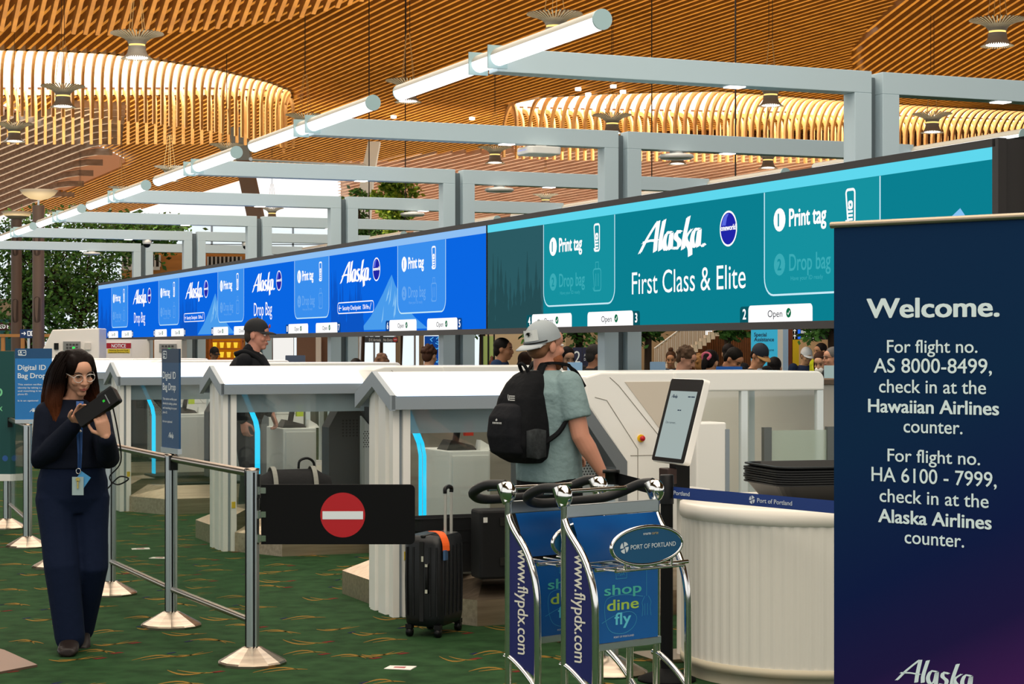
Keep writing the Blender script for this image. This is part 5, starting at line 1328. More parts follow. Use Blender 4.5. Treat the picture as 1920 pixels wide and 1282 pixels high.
# monitors at the counters behind
for x0, x1, y0, Y, col, l in ((1064, 1092, 679, 17.5, '7fa6c8', 'pale blue monitor back beside the dark haired woman'), (1219, 1248, 678, 17.5, '8fb0cc', 'pale blue monitor back beside the woman with a bun'), (1343, 1392, 687, 16.5, '1a62b8', 'bright blue monitor edge in front of the bowing man'), (1546, 1570, 685, 17, 'b8d4d8', 'pale monitor beside the man at far right'), (535, 572, 666, 25, '3a4658', 'dark monitor back right of the man in black cap')):
    c = at((x0+x1)/2, 0, Y); r = thing('monitor', l, 'monitor', (c.x, Y, 0)); k = Y/F; w = (x1-x0)/2*k; zt = CAMZ+(HZ-y0)*k
    MB().prism(rrect(-w, w, zt-.3, zt, .01), 0, .03, 'y').build('housing', [mat('monitor_%s' % col, col, .4, emit=col, es=.15)], r); MB().tube([(0, .02, .02), (0, .02, zt-.28)], .025, 8).lathe([(0, 0), (.2, 0), (.2, .02), (0, .02)], 20).build('stand', [alu], r); MB().box(-.3, .3, -.2, .3, 0, zt-.55).build('desk', [mat('desk_grey', '8a8a86', .6)], r) if False else None

# thin cables and a tie rod under the roof
for x0, x1, yb, Y, l in ((1379, 1384, 640, 30, 'thin dark hanging pole crossing the nearest front arm'), (692, 692, 640, 47, 'thin dark cable left of the white column head, down behind the screen'), (760, 763, 520, 46, 'thin dark cable crossing the flared pendant lamp'), (1222, 1225, 400, 46, 'thin dark cable before the right skylight')):
    a = at(x0, 0, Y); o = thing('hanging_cable', l, 'cable', (a.x, Y, 0)); MB().tube([(0, 0, ZC+.05), (0, 0, CAMZ+(HZ-yb)/F*Y)], .014, 6).build('cable', [wire], o)
a, b = at(470, 298, 50), at(684, 309, 71.5); o = thing('tie_rod', 'thin steel rod running to the white column head', 'rod', a); MB().tube([(0, 0, 0), b-a], .05, 8).build('rod', [alu], o)
# ================================================================== people
V = Vector
def fuse(mb, name, mats, parent, voxel=.006, it=6, **k):
    o = mb.build(name, mats); md_ = o.modifiers.new('r', 'REMESH'); md_.mode = 'VOXEL'; md_.voxel_size = voxel; md_.use_smooth_shade = True
    s = o.modifiers.new('s', 'SMOOTH'); s.factor = .5; s.iterations = it
    dg = bpy.context.evaluated_depsgraph_get(); me = bpy.data.meshes.new_from_object(o.evaluated_get(dg)); me.name = name
    old = o.data; o.modifiers.clear(); o.data = me; bpy.data.meshes.remove(old)
    if parent: o.parent = parent
    o.name = name
    return tag(o, **k)
def capsule(mb, pts, rad, n=14):
    mb.tube(pts, rad, n)
    for p, r in ((pts[0], rad[0]), (pts[-1], rad[-1])): mb.ball(p, r*.995, n, 8)
def ell(mb, c, r, R=None, n=18, m=12):
    t = MB(); t.ball((0, 0, 0), r, n, m); c = V(c)
    t.v = [tuple(c+((R @ V(p)) if R else V(p))) for p in t.v]
    mb.add(t.v, t.f, True)
def head_rot(yaw, pitch=0, roll=0): return (Matrix.Rotation(yaw, 3, 'Z') @ Matrix.Rotation(roll, 3, 'Y') @ Matrix.Rotation(pitch, 3, 'X'))
def head_shapes(mb, c, R, s=1.0, beard=0):
    def E(p, r): ell(mb, c+R @ V(p)*s, tuple(x*s for x in r), R)
    E((0, .012, .04), (.073, .093, .084)); E((0, -.02, -.028), (.060, .070, .080)); E((0, -.062, -.088), (.026, .026, .022))
    E((0, -.05, .045), (.056, .046, .05)); E((.036, -.062, -.022), (.024, .022, .024)); E((-.036, -.062, -.022), (.024, .022, .024))
    E((0, -.078, .03), (.044, .014, .009))
    mb.tube([c+R @ V(p)*s for p in ((0, -.088, .022), (0, -.103, -.004), (0, -.108, -.022))], [.008*s, .0115*s, .013*s], 10)
    E((0, -.108, -.021), (.0145, .013, .012)); E((.013, -.098, -.024), (.009, .011, .008)); E((-.013, -.098, -.024), (.009, .011, .008))
    E((0, -.086, -.052), (.024, .014, .008)); E((0, -.084, -.064), (.020, .014, .008))
    for q in (-1, 1): E((q*.074, .012, -.004), (.011, .022, .032))
    capsule(mb, [c+R @ V((0, .02, -.04))*s, c+R @ V((0, .02, -.10))*s], [.052*s, .05*s])
eyew, iris, lipm = mat('eye_white', 'e8e4e0', .3), mat('eye_dark', '241812', .25), mat('lip', 'b06a60', .5)
def face_bits(root, c, R, s=1.0, brow='241a14', lids=False, lip=None, eyes=True):
    for q in (-1, 1):
        if eyes is None:
            m = MB(); ell(m, c+R @ V((q*.031, -.081, .012))*s, (.012*s, .009*s, .0045*s), R, 10, 6); m.build('eye', [iris], root)
        elif eyes:
            m = MB(); ell(m, c+R @ V((q*.031, -.079, .012))*s, (.0135*s, .0115*s, .0075*s), R, 12, 8); e = m.build('eye', [eyew], root)
            m = MB(); ell(m, c+R @ V((q*.031, -.0885, .011))*s, (.006*s, .003*s, .006*s), R, 10, 6); m.build('iris', [iris], e)
        m = MB(); m.tube([c+R @ V(p)*s for p in ((q*.014, -.091, .032), (q*.032, -.089, .038), (q*.051, -.072, .032))], [.0035*s, .0042*s, .0022*s], 6); m.build('eyebrow', [mat('brow_%s' % brow, brow, .8)], root)
    m = MB()
    m.tube([c+R @ V(p)*s for p in ((-.023, -.088, -.056), (0, -.099, -.053), (.023, -.088, -.056))], [.002*s, .0048*s, .002*s], 6)
    m.tube([c+R @ V(p)*s for p in ((-.020, -.088, -.060), (0, -.0985, -.0625), (.020, -.088, -.060))], [.002*s, .0052*s, .002*s], 6); m.build('mouth', [lip or lipm], root)
def hand(mb, w, d, n, side, curl=.5, s=1.0, spread=.1, thumb=.6):
    """w wrist, d finger direction, n palm normal (the side fingers close to), side = +1 when the thumb lies toward d x n"""
    d = d.normalized(); n = (n-d*n.dot(d)).normalized(); t = d.cross(n).normalized()*side
    P = lambda a, b, c: w+d*a*s+t*b*s+n*c*s
    rings = []
    for a, hw, th in ((-.012, .026, .02), (.012, .030, .018), (.05, .039, .0155), (.085, .040, .013), (.094, .036, .009)):
        rings.append([P(a, hw*math.cos(q), th*math.sin(q)) for q in [2*math.pi*k/14 for k in range(14)]])
    mb.loft(rings, True, True)
    for i, (b, L) in enumerate(((.029, .068), (.0095, .077), (-.0105, .071), (-.029, .056))):
        p = P(.084, b, 0); pts = [p]; ang = curl*.5+i*.06; dirb = (d+t*b*spread*20).normalized()
        for f in (.45, .31, .24):
            pts.append(pts[-1]+(dirb*math.cos(ang)+n*math.sin(ang))*L*f*s); ang += curl*(.9 if f > .3 else .7)
        capsule(mb, pts, [.0088*s, .0083*s, .0076*s, .0065*s], 10)
    b0 = P(.022, .026, .006); k1 = b0+(d*.55+t*.75+n*.35*thumb).normalized()*.042*s; k2 = k1+(d*.9+t*.25+n*.5*thumb).normalized()*.031*s; k3 = k2+(d*.95+n*.4*thumb).normalized()*.022*s
    capsule(mb, [P(.01, .015, .004), b0, k1, k2, k3], [.013*s, .0125*s, .0105*s, .0092*s, .0075*s], 10)
def torso(mb, pel, neck, side, g=0, chest=(.165, .11), waist=(.135, .098), hip=(.165, .118), top=True, low=True, prof=None):
    side = V((side.x, side.y, 0)).normalized(); fw = V((side.y, -side.x, 0)); ax = neck-pel
    T = prof or [(-.10, hip[0]*.80, hip[1]*.86, 0), (.0, hip[0], hip[1], .0), (.18, hip[0]*.96, hip[1]*.98, 0), (.42, waist[0], waist[1], 0), (.66, chest[0]*.96, chest[1]*.98, .0), (.80, chest[0], chest[1]*.95, 0), (.90, chest[0]*.88, chest[1]*.74, .0), (.97, chest[0]*.5, chest[1]*.58, 0), (1.02, .055, .055, 0)]
    if not low: T = [q for q in T if q[0] >= .1]
    rings = []
    for t, a, b, o in T:
        c = pel+ax*t
        rings.append([c+side*(a+g)*math.cos(q)+fw*(b+g)*math.sin(q) for q in [2*math.pi*k/22 for k in range(22)]])
    mb.loft(rings, True, True)
def arm(mb, s, e, w, g=0, r=(.052, .041, .036, .027), end=1.0):
    e2 = e+(w-e)*end
    capsule(mb, [s, s+(e-s)*.5, e, e+(w-e)*.35*end, e2], [r[0]+g, r[0]*.9+g, r[1]+g, r[2]+.003+g, r[3]+g])
def leg(mb, h, k, a, g=0, r=(.085, .055, .052, .036), end=1.0):
    a2 = k+(a-k)*end
    capsule(mb, [h, h+(k-h)*.5, k, k+(a-k)*.35*end, a2], [r[0]+g, r[0]*.85+g, r[1]+g, r[2]+g, r[3]+g])
def foot(mb, a, f, g=0, L=.2):
    f = V((f.x, f.y, 0)).normalized(); z = a.z
    rings = []; s = V((f.y, -f.x, 0))
    for t, w, h in ((-.07, .028, .05), (-.05, .036, .075), (.02, .038, .085), (.09, .043, .06), (.15, .044, .045), (L-.02, .03, .034)):
        c = V((a.x, a.y, 0))+f*t
        rings.append([c+s*(w+g)*math.cos(q)+UP*(max(0, (h+g)*.5+(h+g)*.5*math.sin(q))) for q in [2*math.pi*k/14 for k in range(14)]])
    mb.loft(rings, True, True)
def cap_hat(root, c, R, s, col, brim_col, back=False, patch=None, name='cap'):
    m = MB(); M3 = R
    rings = []
    for k in range(8):
        a = math.pi/2*k/7; rr = math.cos(a)
        rings.append([c+R @ V((.083*rr*math.cos(q), .012+.104*rr*math.sin(q), .035+.108*math.sin(a)**.9))*s for q in [2*math.pi*j/28 for j in range(28)]])
    m.loft(rings, True, True)
    o = m.build('cap', [mat('cap_%s' % col, col, .8, bump=(60, .2, .003))], root)
    m = MB(); sg_ = 1 if back else -1; up_, lo_ = [], []
    n = 14
    for row, (ext, dz) in enumerate(((0, .0), (.035, -.002), (.068, -.012))):
        for k in range(n+1):
            a = math.pi*(.12+.76*k/n)
            x = .084*math.cos(a)*(1-.06*row); y = sg_*(.104*math.sin(a)+ext*(math.sin(a)**.5)); up_.append((x, .012+y, .042+dz-.25*x*x*6))
    vs = [c+R @ V(p)*s for p in up_]+[c+R @ V((p[0], p[1], p[2]-.005))*s for p in up_]; N = len(up_); fs = []
    for r_ in range(2):
        for k in range(n):
            i = r_*(n+1)+k; fs += [(i, i+1, i+n+2, i+n+1), (N+i+n+1, N+i+n+2, N+i+1, N+i)]
    for k in range(n): i = 2*(n+1)+k; fs.append((i, i+1, N+i+1, N+i))
    m.add(vs, fs, True); m.build('brim', [mat('cap_%s' % brim_col, brim_col, .8)], o)
    m = MB(); m.ball(c+R @ V((0, .012, .143))*s, .007*s, 8, 6); m.build('button', [MATS['cap_%s' % col]], o)
    if patch: patch(o)
    return o
def hair_shapes(mb, c, R, s, style, rnd):
    def E(p, r): ell(mb, c+R @ V(p)*s, tuple(x*s for x in r), R, 16, 10)
    E((0, .022, .05), (.081, .098, .087)); E((0, .06, -.005), (.068, .055, .075))
    if style == 'long':
        E((0, .05, -.05), (.092, .06, .12)); E((.062, .01, -.07), (.03, .045, .12)); E((-.062, .01, -.07), (.03, .045, .12)); E((0, .06, -.16), (.085, .05, .1))
    if style == 'bun': E((0, .03, .15), (.042, .042, .036)); 
    if style == 'tail': E((0, .115, .02), (.035, .03, .04)); E((0, .125, -.05), (.035, .03, .08))
    if style == 'curly':
        for _ in range(46):
            a, b = rnd.uniform(0, 6.28), rnd.uniform(-.2, 1.3); p = V((.078*math.cos(a)*math.cos(b), .028+.095*math.sin(a)*math.cos(b), .045+.088*math.sin(b)))
            if p.y > -.055: E(tuple(p), (.02, .02, .02))
def skin(col): return mat('skin_%s' % col, col, .5, spec=.35)
def cloth(name, col, b=.35): return mat('cloth_%s_%s' % (name, col), col, .85, bump=(22, b, .012), spec=.2)

# ------------------------------------------------------------------ generic standing passenger
def passenger(px, py, Y, yaw, pitch, label, hair=('short', '17120f'), skn='a8765a', top='23262c', trousers='2a2d36', cap=None, s=.9, detail=.009, extra=None, mask=False, shirt=None, group=None):
    Y *= 1.13; c = at(px, py, Y); r = thing('person', label, 'person', (c.x, Y, 0), 0, group)
    R = head_rot(math.radians(yaw), math.radians(pitch)); hc = V((0, 0, c.z)); Rb = head_rot(math.radians(yaw))
    H = c.z-.12*s
    nk = hc+Rb @ V((0, .03+.1*math.sin(math.radians(pitch)), -.135*s)); pel = V((nk.x, nk.y, 0))+Rb @ V((0, .02, 0))+UP*(nk.z-.53*s)
    side = Rb @ V((1, 0, 0)); sh = lambda q: nk+side*q*.17-UP*.035
    b = MB(); head_shapes(b, hc, R, s); torso(b, pel, nk, side)
    capsule(b, [hc+V((0, 0, -.06)), nk-UP*.02], [.05, .056])
    for q in (-1, 1):
        e = sh(q)+side*q*.04-UP*.27+Rb @ V((0, .02, 0)); w = e-UP*.2+Rb @ V((0, -.12, 0)); arm(b, sh(q), e, w); hand(b, w, (w-e), -side*q, q, .5)
        h = pel+side*q*.085; k = V((h.x, h.y, pel.z*.54))+Rb @ V((0, -.015, 0)); a = V((h.x, h.y, .07)); leg(b, h, k, a); foot(b, a, Rb @ V((0, -1, 0)))
    fuse(b, 'body', [skin(skn)], r, detail, 5)
    g = MB(); torso(g, pel, nk-UP*.005, side, .016)
    for q in (-1, 1):
        e = sh(q)+side*q*.04-UP*.27+Rb @ V((0, .02, 0)); w = e-UP*.2+Rb @ V((0, -.12, 0)); arm(g, sh(q), e, w, .016, end=.95)
    fuse(g, 'top', [cloth('top', top)], r, detail*1.3, 5)
    g = MB(); torso(g, pel, pel+UP*.2, side, .012, prof=[(-.5, .13, .1, 0), (0, .165, .118, 0), (.6, .155, .11, 0)])
    for q in (-1, 1):
        h = pel+side*q*.085; k = V((h.x, h.y, pel.z*.54))+Rb @ V((0, -.015, 0)); a = V((h.x, h.y, .07)); leg(g, h, k, a, .018); 
    fuse(g, 'trousers', [cloth('trs', trousers)], r, detail*1.5, 5)
    g = MB()
    for q in (-1, 1): a = pel+side*q*.085; foot(g, V((a.x, a.y, .07)), Rb @ V((0, -1, 0)), .006)
    fuse(g, 'shoes', [mat('shoe_dark', '1b1a1a', .6)], r, .012, 3)
    face_bits(r, hc, R, s, hair[1], eyes=None)
    if hair[0] != 'none':
        g = MB(); hair_shapes(g, hc, R, s, hair[0], random.Random(int(px))); fuse(g, 'hair', [mat('hair_%s' % hair[1], hair[1], .65, bump=(90, .5, .006), spec=.15)], r, .007, 2)
    if cap: cap_hat(r, hc, R, s*1.03, cap[0], cap[1])
    if shirt:
        g = MB(); ell(g, nk+Rb @ V((0, -.085, -.1)), (.055, .03, .12), Rb); fuse(g, 'shirt_front', [cloth('sh', shirt)], r, .009, 2)
    if mask:
        g = MB(); ell(g, hc+R @ V((0, -.072, -.055)), (.05, .04, .042), R); fuse(g, 'face_mask', [white], r, .007, 2)
    if extra: extra(r, hc, R)
    return r
def scrunchie(r, hc, R):
    pts = [hc+R @ V((.035*math.cos(a), .105+.01*math.sin(2*a), .02+.035*math.sin(a))) for a in [2*math.pi*k/16 for k in range(16)]]
    MB().tube(pts, .014, 8, closed=True).build('scrunchie', [mat('scrunchie_pink', 'e06a86', .7)], r)
def specs(r, hc, R):
    m = MB()
    for q in (-1, 1): m.tube([hc+R @ V((q*.031+.024*math.cos(a), -.098, .012+.018*math.sin(a))) for a in [2*math.pi*k/16 for k in range(16)]], .002, 5, closed=True); m.tube([hc+R @ V((q*.055, -.095, .016)), hc+R @ V((q*.078, .0, .014))], .002, 5)
    m.build('glasses', [black], r)
passenger(944, 656, 17.2, 80, 4, 'man in navy top with short black hair, facing right under the screen', ('short', '15110f'), '9a6a4c', '1c3150', cap=None)
passenger(984, 682, 17.6, 175, 12, 'person with brown hair seen from behind, left of the grey cap', ('long', '2e1d14'), 'b08868', '3a2c28')
passenger(1064, 672, 17.8, 20, 20, 'woman with long black hair looking down, right of the grey cap', ('long', '141012'), 'd0a284', '1c1a1e')
passenger(1116, 668, 17.4, 115, 8, 'man with grey black hair and dark jacket, left of a screen post', ('short', '3a3836'), 'b07c5e', '2a2a2c')
passenger(1258, 674, 24, -10, 18, 'woman with high bun looking down, far back before the stairs', ('bun', '4a3222'), 'b88460', '3a4450')
passenger(1287, 674, 16.5, 60, 28, 'man with wavy grey brown hair and pale shirt, looking down', ('curly', '5a4636'), 'd09a80', 'c8d2de')
passenger(1313, 686, 18.2, 180, 10, 'person with blond curly hair seen from behind', ('curly', '8a6238'), 'c89878', '4a3a30')
passenger(1332, 682, 15.4, 150, 25, 'woman with black hair tied by a pink scrunchie', ('tail', '15100f'), 'c09070', '1e1c20', extra=scrunchie)
passenger(1375, 675, 16.8, 55, 40, 'man with short black hair bowing over a blue monitor', ('short', '15120f'), 'b58060', '26282c')
passenger(1366, 664, 19.5, 170, 5, 'dark haired person standing behind the bowing man', ('short', '181312'), 'b08868', '18191c')
passenger(1424, 668, 17.0, 35, 32, 'man in navy cap with tan brim, black jacket over pale blue shirt', ('short', '1c1512'), 'c49070', '17181b', cap=('18202e', 'b48a58'), shirt='aebfd2')
passenger(1452, 691, 17.6, 170, 0, 'top of a black haired head beside the man in the navy cap', ('short', '131011'), 'c09070', '1c1c20')
passenger(1538, 680, 19, -25, 25, 'woman with brown hair and white face mask, far right', ('long', '3a2419'), 'd0a080', '3a3a40', mask=True)
passenger(1512, 668, 24, 20, 20, 'distant person in pale cap and dark jacket, far right', ('short', '2a211c'), 'b08868', '1d2a44', cap=('c8ccd0', 'c8ccd0'))
passenger(1538, 660, 23, -60, 5, 'person with black hair and yellow green top, behind the masked woman', ('short', '151212'), 'b08060', 'b8c020')
passenger(1560, 672, 18, -75, 4, 'grey haired man with glasses, at the banner\'s left edge', ('short', '6a6866'), 'c89478', '1f2024', extra=specs)
passenger(806, 668, 18.5, 150, 10, 'person in navy jacket with brown hair, beside the map screen', ('curly', '3a2418'), 'b58868', '1e3a5c')
passenger(716, 684, 19, 178, 0, 'crown of a brown haired head, before bright windows', ('curly', '6a4c38'), 'c09070', '4a4038')
passenger(668, 690, 21, 170, 0, 'dark haired crown of a head, left of a brown haired one', ('short', '2c2826'), 'c09070', '2c2c30')
passenger(402, 664, 30, 40, 15, 'distant person in black cap before the orange shop shelf', ('short', '1c1512'), 'b08060', '202024', cap=('15161a', '15161a'))

# ------------------------------------------------------------------ woman in navy with handheld
Yw_ = 10.45; sc_w = F/Yw_
wx = (140-960)/sc_w
r = thing('person', 'woman with long brown hair, glasses and navy uniform, tapping a handheld device', 'person', (wx, Yw_, 0))
def wp(x, y, d=0): 
    Y = Yw_+d; return V(((x-960)/F*Y-wx, d, CAMZ+(HZ-y)/F*Y))
Rh = head_rot(math.radians(32), math.radians(20), math.radians(-4)); hc = wp(147, 700, -.03); hs = .97
neck = wp(134, 748, .02); side = (Matrix.Rotation(math.radians(24), 3, 'Z') @ V((1, 0, 0))); pel = wp(136, 925, .03)
SR, SL = wp(88, 776, -.05), wp(184, 776, .07); ER, EL = wp(78, 862, -.10), wp(203, 860, -.10)
WR, WL = wp(141, 793, -.27), wp(199, 818, -.345)
b = MB(); head_shapes(b, hc, Rh, hs); capsule(b, [hc+V((-.01, .02, -.08)), neck-UP*.03], [.046, .05])
torso(b, pel, neck, side, 0, (.155, .10), (.128, .09), (.17, .12))
arm(b, SR, ER, WR, 0, (.045, .037, .032, .023)); arm(b, SL, EL, WL, 0, (.045, .037, .032, .023))
hand(b, WR, V((.42, -.35, .72)), V((.35, -.6, -.45)), -1, .35, .95)
hand(b, WL, V((-.22, -.28, .9)), V((-.35, .9, .2)), 1, .55, .95)
HR, HL = pel+side*-.085-UP*.02, pel+side*.085-UP*.02
KR, KL = wp(116, 1062, -.08), wp(170, 1062, .02); AR, AL = wp(131, 1192, -.06), wp(150, 1178, .22)
leg(b, HR, KR, AR); leg(b, HL, KL, AL); foot(b, AR, V((.15, -1, 0))); 
body = fuse(b, 'body', [skin('c9957a')], r, .0042, 3)
navyk = cloth('knit', '0d1322', .3); navyt = cloth('twill', '0c1830', .35)
g = MB(); torso(g, pel+UP*.06, neck-UP*.01, side, .02, (.16, .105), (.142, .104), (.165, .12), low=False)
arm(g, SR, ER, WR, .016, (.052, .046, .04, .03), .93); arm(g, SL, EL, WL, .016, (.052, .046, .04, .03), .9)
fuse(g, 'sweater', [navyk], r, .007, 6)
g = MB(); torso(g, pel, pel+UP*.22, side, .016, prof=[(-.45, .125, .10, 0), (-.1, .172, .125, 0), (.3, .172, .122, 0), (.75, .145, .105, 0)])
leg(g, HR, KR, AR, .022, (.09, .072, .066, .058), 1.02); leg(g, HL, KL, AL, .022, (.09, .072, .066, .056), 1.0)
fuse(g, 'trousers', [navyt], r, .008, 6)
g = MB(); foot(g, V((AR.x, AR.y, .07)), V((.15, -1, 0)), .012, .21); fuse(g, 'shoe', [mat('shoe_brown', '1d120e', .5)], r, .007, 3)
g = MB(); t = MB(); foot(t, V((0, 0, .07)), V((.2, -1, 0)), .012, .21); Mf = Matrix.Translation((AL.x, AL.y+.02, .03)) @ Matrix.Rotation(.35, 4, 'X'); g.add([Mf @ V(p) for p in t.v], t.f, True); fuse(g, 'shoe', [MATS['shoe_brown']], r, .007, 3)
face_bits(r, hc, Rh, hs, '1c120e', eyes=None, lip=mat('lip_rose', 'a8584e', .45))
m = MB()
for q in (-1, 1):
    m.tube([hc+Rh @ V((q*.033+.026*math.cos(a), -.099+.006*abs(q*math.cos(a)), .008+.0215*math.sin(a)))*hs for a in [2*math.pi*k/20 for k in range(20)]], .0018, 6, closed=True)
    m.tube([hc+Rh @ V((q*.059, -.092, .014))*hs, hc+Rh @ V((q*.08, .0, .012))*hs], .0018, 6)
m.tube([hc+Rh @ V((-.008, -.1, .012))*hs, hc+Rh @ V((.008, -.1, .012))*hs], .0018, 6); gl = m.build('glasses', [mat('glasses_clear_rim', 'd8d4cc', .2, .3)], r)
m = MB()
for q in (-1, 1): m.add([hc+Rh @ V((q*.033+.026*math.cos(a), -.099, .008+.0215*math.sin(a)))*hs for a in [2*math.pi*k/20 for k in range(20)]], [tuple(range(20))])
m.build('lens', [clear('lens', 'ffffff', .03)], gl)
hm = mat('hair_ombre', '1a100c', .5, bump=(120, .5, .004), spec=.06); nt = hm.node_tree; tc = nt.nodes.new('ShaderNodeTexCoord'); sx = nt.nodes.new('ShaderNodeSeparateXYZ'); nt.links.new(tc.outputs['Object'], sx.inputs[0])
mr = nt.nodes.new('ShaderNodeMapRange'); mr.inputs[1].default_value = 1.42; mr.inputs[2].default_value = 1.2; nt.links.new(sx.outputs[2], mr.inputs[0])
rp = nt.nodes.new('ShaderNodeValToRGB'); rp.color_ramp.elements[0].color = srgb('140d0b'); rp.color_ramp.elements[1].color = srgb('5a2f18'); nt.links.new(mr.outputs[0], rp.inputs[0]); nt.links.new(rp.outputs[0], nt.nodes['Principled BSDF'].inputs['Base Color'])
g = MB()
ell(g, hc+Rh @ V((0, .018, .050))*hs, (.077, .094, .082), Rh); ell(g, hc+Rh @ V((.045, -.018, .06))*hs, (.033, .058, .056), Rh); ell(g, hc+Rh @ V((-.045, -.018, .06))*hs, (.033, .058, .056), Rh); ell(g, hc+Rh @ V((0, .055, -.01))*hs, (.078, .06, .09), Rh)
capsule(g, [wp(128, 664, -.06), wp(113, 692, -.075), wp(104, 725, -.07), wp(101, 757, -.075), wp(106, 790, -.09)], [.026, .038, .044, .044, .02])
capsule(g, [wp(118, 670, .0), wp(102, 705, -.01), wp(92, 745, -.01), wp(84, 775, -.01)], [.036, .042, .042, .018])
capsule(g, [wp(122, 690, .06), wp(118, 730, .09), wp(116, 765, .11)], [.07, .075, .05])
capsule(g, [wp(166, 672, .0), wp(173, 698, .01), wp(177, 725, .02), wp(181, 752, .03)], [.02, .022, .024, .014])
capsule(g, [wp(150, 700, .08), wp(160, 735, .09), wp(170, 758, .08)], [.06, .05, .025])
fuse(g, 'hair', [hm], r, .0055, 3)
rn = random.Random(11); m = MB()
def lock(pts, rad, n):
    P = smooth_line(pts, 5)
    for _ in range(n):
        a0 = rn.uniform(0, 6.28); k0 = rn.randint(0, 3); k1 = len(P)-rn.randint(1, 4); out = []
        for i in range(k0, k1):
            rr = interp([(j*5, q) for j, q in enumerate(rad)], i)*(1.0+.05*math.sin(i*.7+a0*3)); t = (P[min(i+1, len(P)-1)]-P[max(i-1, 0)]).normalized(); x = t.cross(V((0, 1, 0))).normalized(); y = x.cross(t)
            out.append(P[i]+(x*math.cos(a0)+y*math.sin(a0))*rr)
        L = len(out); m.tube(out, [.0045*(1-.6*i/L) for i in range(L)], 5)
lock([wp(128, 664, -.06), wp(113, 692, -.075), wp(104, 725, -.07), wp(101, 757, -.075), wp(106, 797, -.09)], [.026, .039, .045, .044, .018], 60)
lock([wp(118, 670, .0), wp(102, 705, -.01), wp(92, 745, -.01), wp(82, 783, -.01)], [.036, .043, .043, .014], 40)
lock([wp(166, 668, .0), wp(173, 698, .01), wp(177, 725, .02), wp(184, 758, .03)], [.022, .023, .025, .012], 26)
m.build('hair_strand', [hm], r)
# lanyard, badge and key (worn)
m = MB()
for xa in (-.012, .012):
    pts = [wp(150+xa*300, 752, -.10), wp(149+xa*250, 800, -.175), wp(150+xa*60, 850, -.19), wp(149, 880, -.185)]
    m.loft([[p+V((-.009, 0, 0)), p+V((.009, 0, 0)), p+V((.009, -.003, 0)), p+V((-.009, -.003, 0))] for p in pts], True, False)
ln = m.build('lanyard', [mat('lanyard_blue', '1d4a86', .6)], r)
q = wp(151, 792, -.19); MB().box(q.x-.01, q.x+.01, q.y-.003, q.y, q.z-.02, q.z+.02).build('red_mark', [mat('lanyard_red', 'c02a50', .5)], ln)
q = wp(151, 808, -.195); MB().lathe([(0, -.008), (.008, 0), (0, .008)], 10, (q.x, q.y, q.z)).build('snap', [white], ln)
q = wp(147, 883, -.19); MB().tube([q+V((.012*math.cos(a), 0, .014*math.sin(a))) for a in [2*math.pi*k/14 for k in range(14)]], .002, 6, closed=True).build('ring', [chrome], ln)
q = wp(146, 910, -.19); MB().box(q.x-.03, q.x+.03, q.y-.002, q.y, q.z-.05, q.z+.045).build('badge', [mat('badge_clear', '9fb3b4', .2)], r)
m = MB(); m.M = Matrix.Translation(wp(153, 901, -.186)) @ Matrix.Rotation(.6, 4, 'Y'); m.box(-.03, .03, .003, .005, -.035, .04); m.build('id_card', [mat('id_card_blue', '4a9ad0', .4)], r)
q = wp(146, 903, -.197); m = MB(); m.lathe([(0, -.0), (.011, 0), (.011, .003), (0, .003)], 14); m.M = None
kv = [tuple(q+V((p[0], -p[2], p[1]+.012))) for p in m.v]; m2 = MB().add(kv, m.f); m2.box(q.x-.004, q.x+.004, q.y-.003, q.y, q.z-.035, q.z+.005); m2.build('key', [mat('key_brass', 'd8c070', .25, 1)], r)
# the handheld
dv = wp(184, 764, -.36)
d = thing('handheld_device', 'black handheld scanner with printer, held by the woman', 'handheld', V((wx, Yw_, 0))+dv)
ax = V((.80, -.05, .56)).normalized(); nn = V((-.25, -.85, .35)); nn = (nn-ax*nn.dot(ax)).normalized(); yy = ax.cross(nn)
Md = Matrix((ax, yy, nn)).transposed().to_4x4()
m = MB(); m.M = Md; m.prism(rrect(-.125, .12, -.048, .045, .012), -.012, .014); m.build('shell', [black], d, .004)
m = MB(); m.M = Md; m.prism(rrect(.02, .118, -.06, .03, .012), -.045, .012); m.build('printer', [mat('device_dark', '17181a', .4)], d, .004)
m = MB(); m.M = Md; m.box(.04, .052, -.01, .002, .0141, .0155); m.mi = 1; m.box(.065, .07, -.03, .03, .0141, .016); m.build('status_light', [glow('led_green', '3ad040', .8), alu], d)
m = MB(); m.M = Md; m.prism(rrect(-.12, .0, -.09, -.06, .01), -.012, .005) if False else None
pts = smooth_line([dv*0+Md.to_3x3() @ V((.08, -.05, -.03)), V((.09, .05, -.12)), V((.10, .08, -.28)), V((.04, .09, -.36)), V((.08, .09, -.40)), V((.14, .08, -.37)), V((.09, .09, -.36)), V((.03, .09, -.42))], 6)
MB().tube(pts, .004, 6).build('coiled_cable', [black], d)

# ------------------------------------------------------------------ man in grey shirt, backwards cap
Ym = 10.75; sm = F/Ym; mx_ = (1040-960)/sm
r = thing('person', 'man in grey green t-shirt and backwards grey cap, seen from behind', 'person', (mx_, Ym, 0))
def mp(x, y, d=0):
    Y = Ym+d; return V(((x-960)/F*Y-mx_, d, CAMZ+(HZ-y)/F*Y))
f = V((.80, .60, 0)); rt = V((.60, -.80, 0)); yawm = math.radians(127)
Rm = head_rot(yawm, math.radians(2)); hc = mp(1024, 650, .02); nk = mp(1022, 694, .0); pel = mp(1030, 905, .05)
SR, SL = mp(1066, 722, -.12), mp(1005, 712, .15); ER, WR = mp(1089, 818, -.15), mp(1127, 882, -.12); EL, WL = mp(1020, 815, .28), mp(1060, 850, .42)
b = MB(); head_shapes(b, hc, Rm, 1.03); capsule(b, [hc+V((-.005, .0, -.07)), nk-UP*.03], [.058, .065])
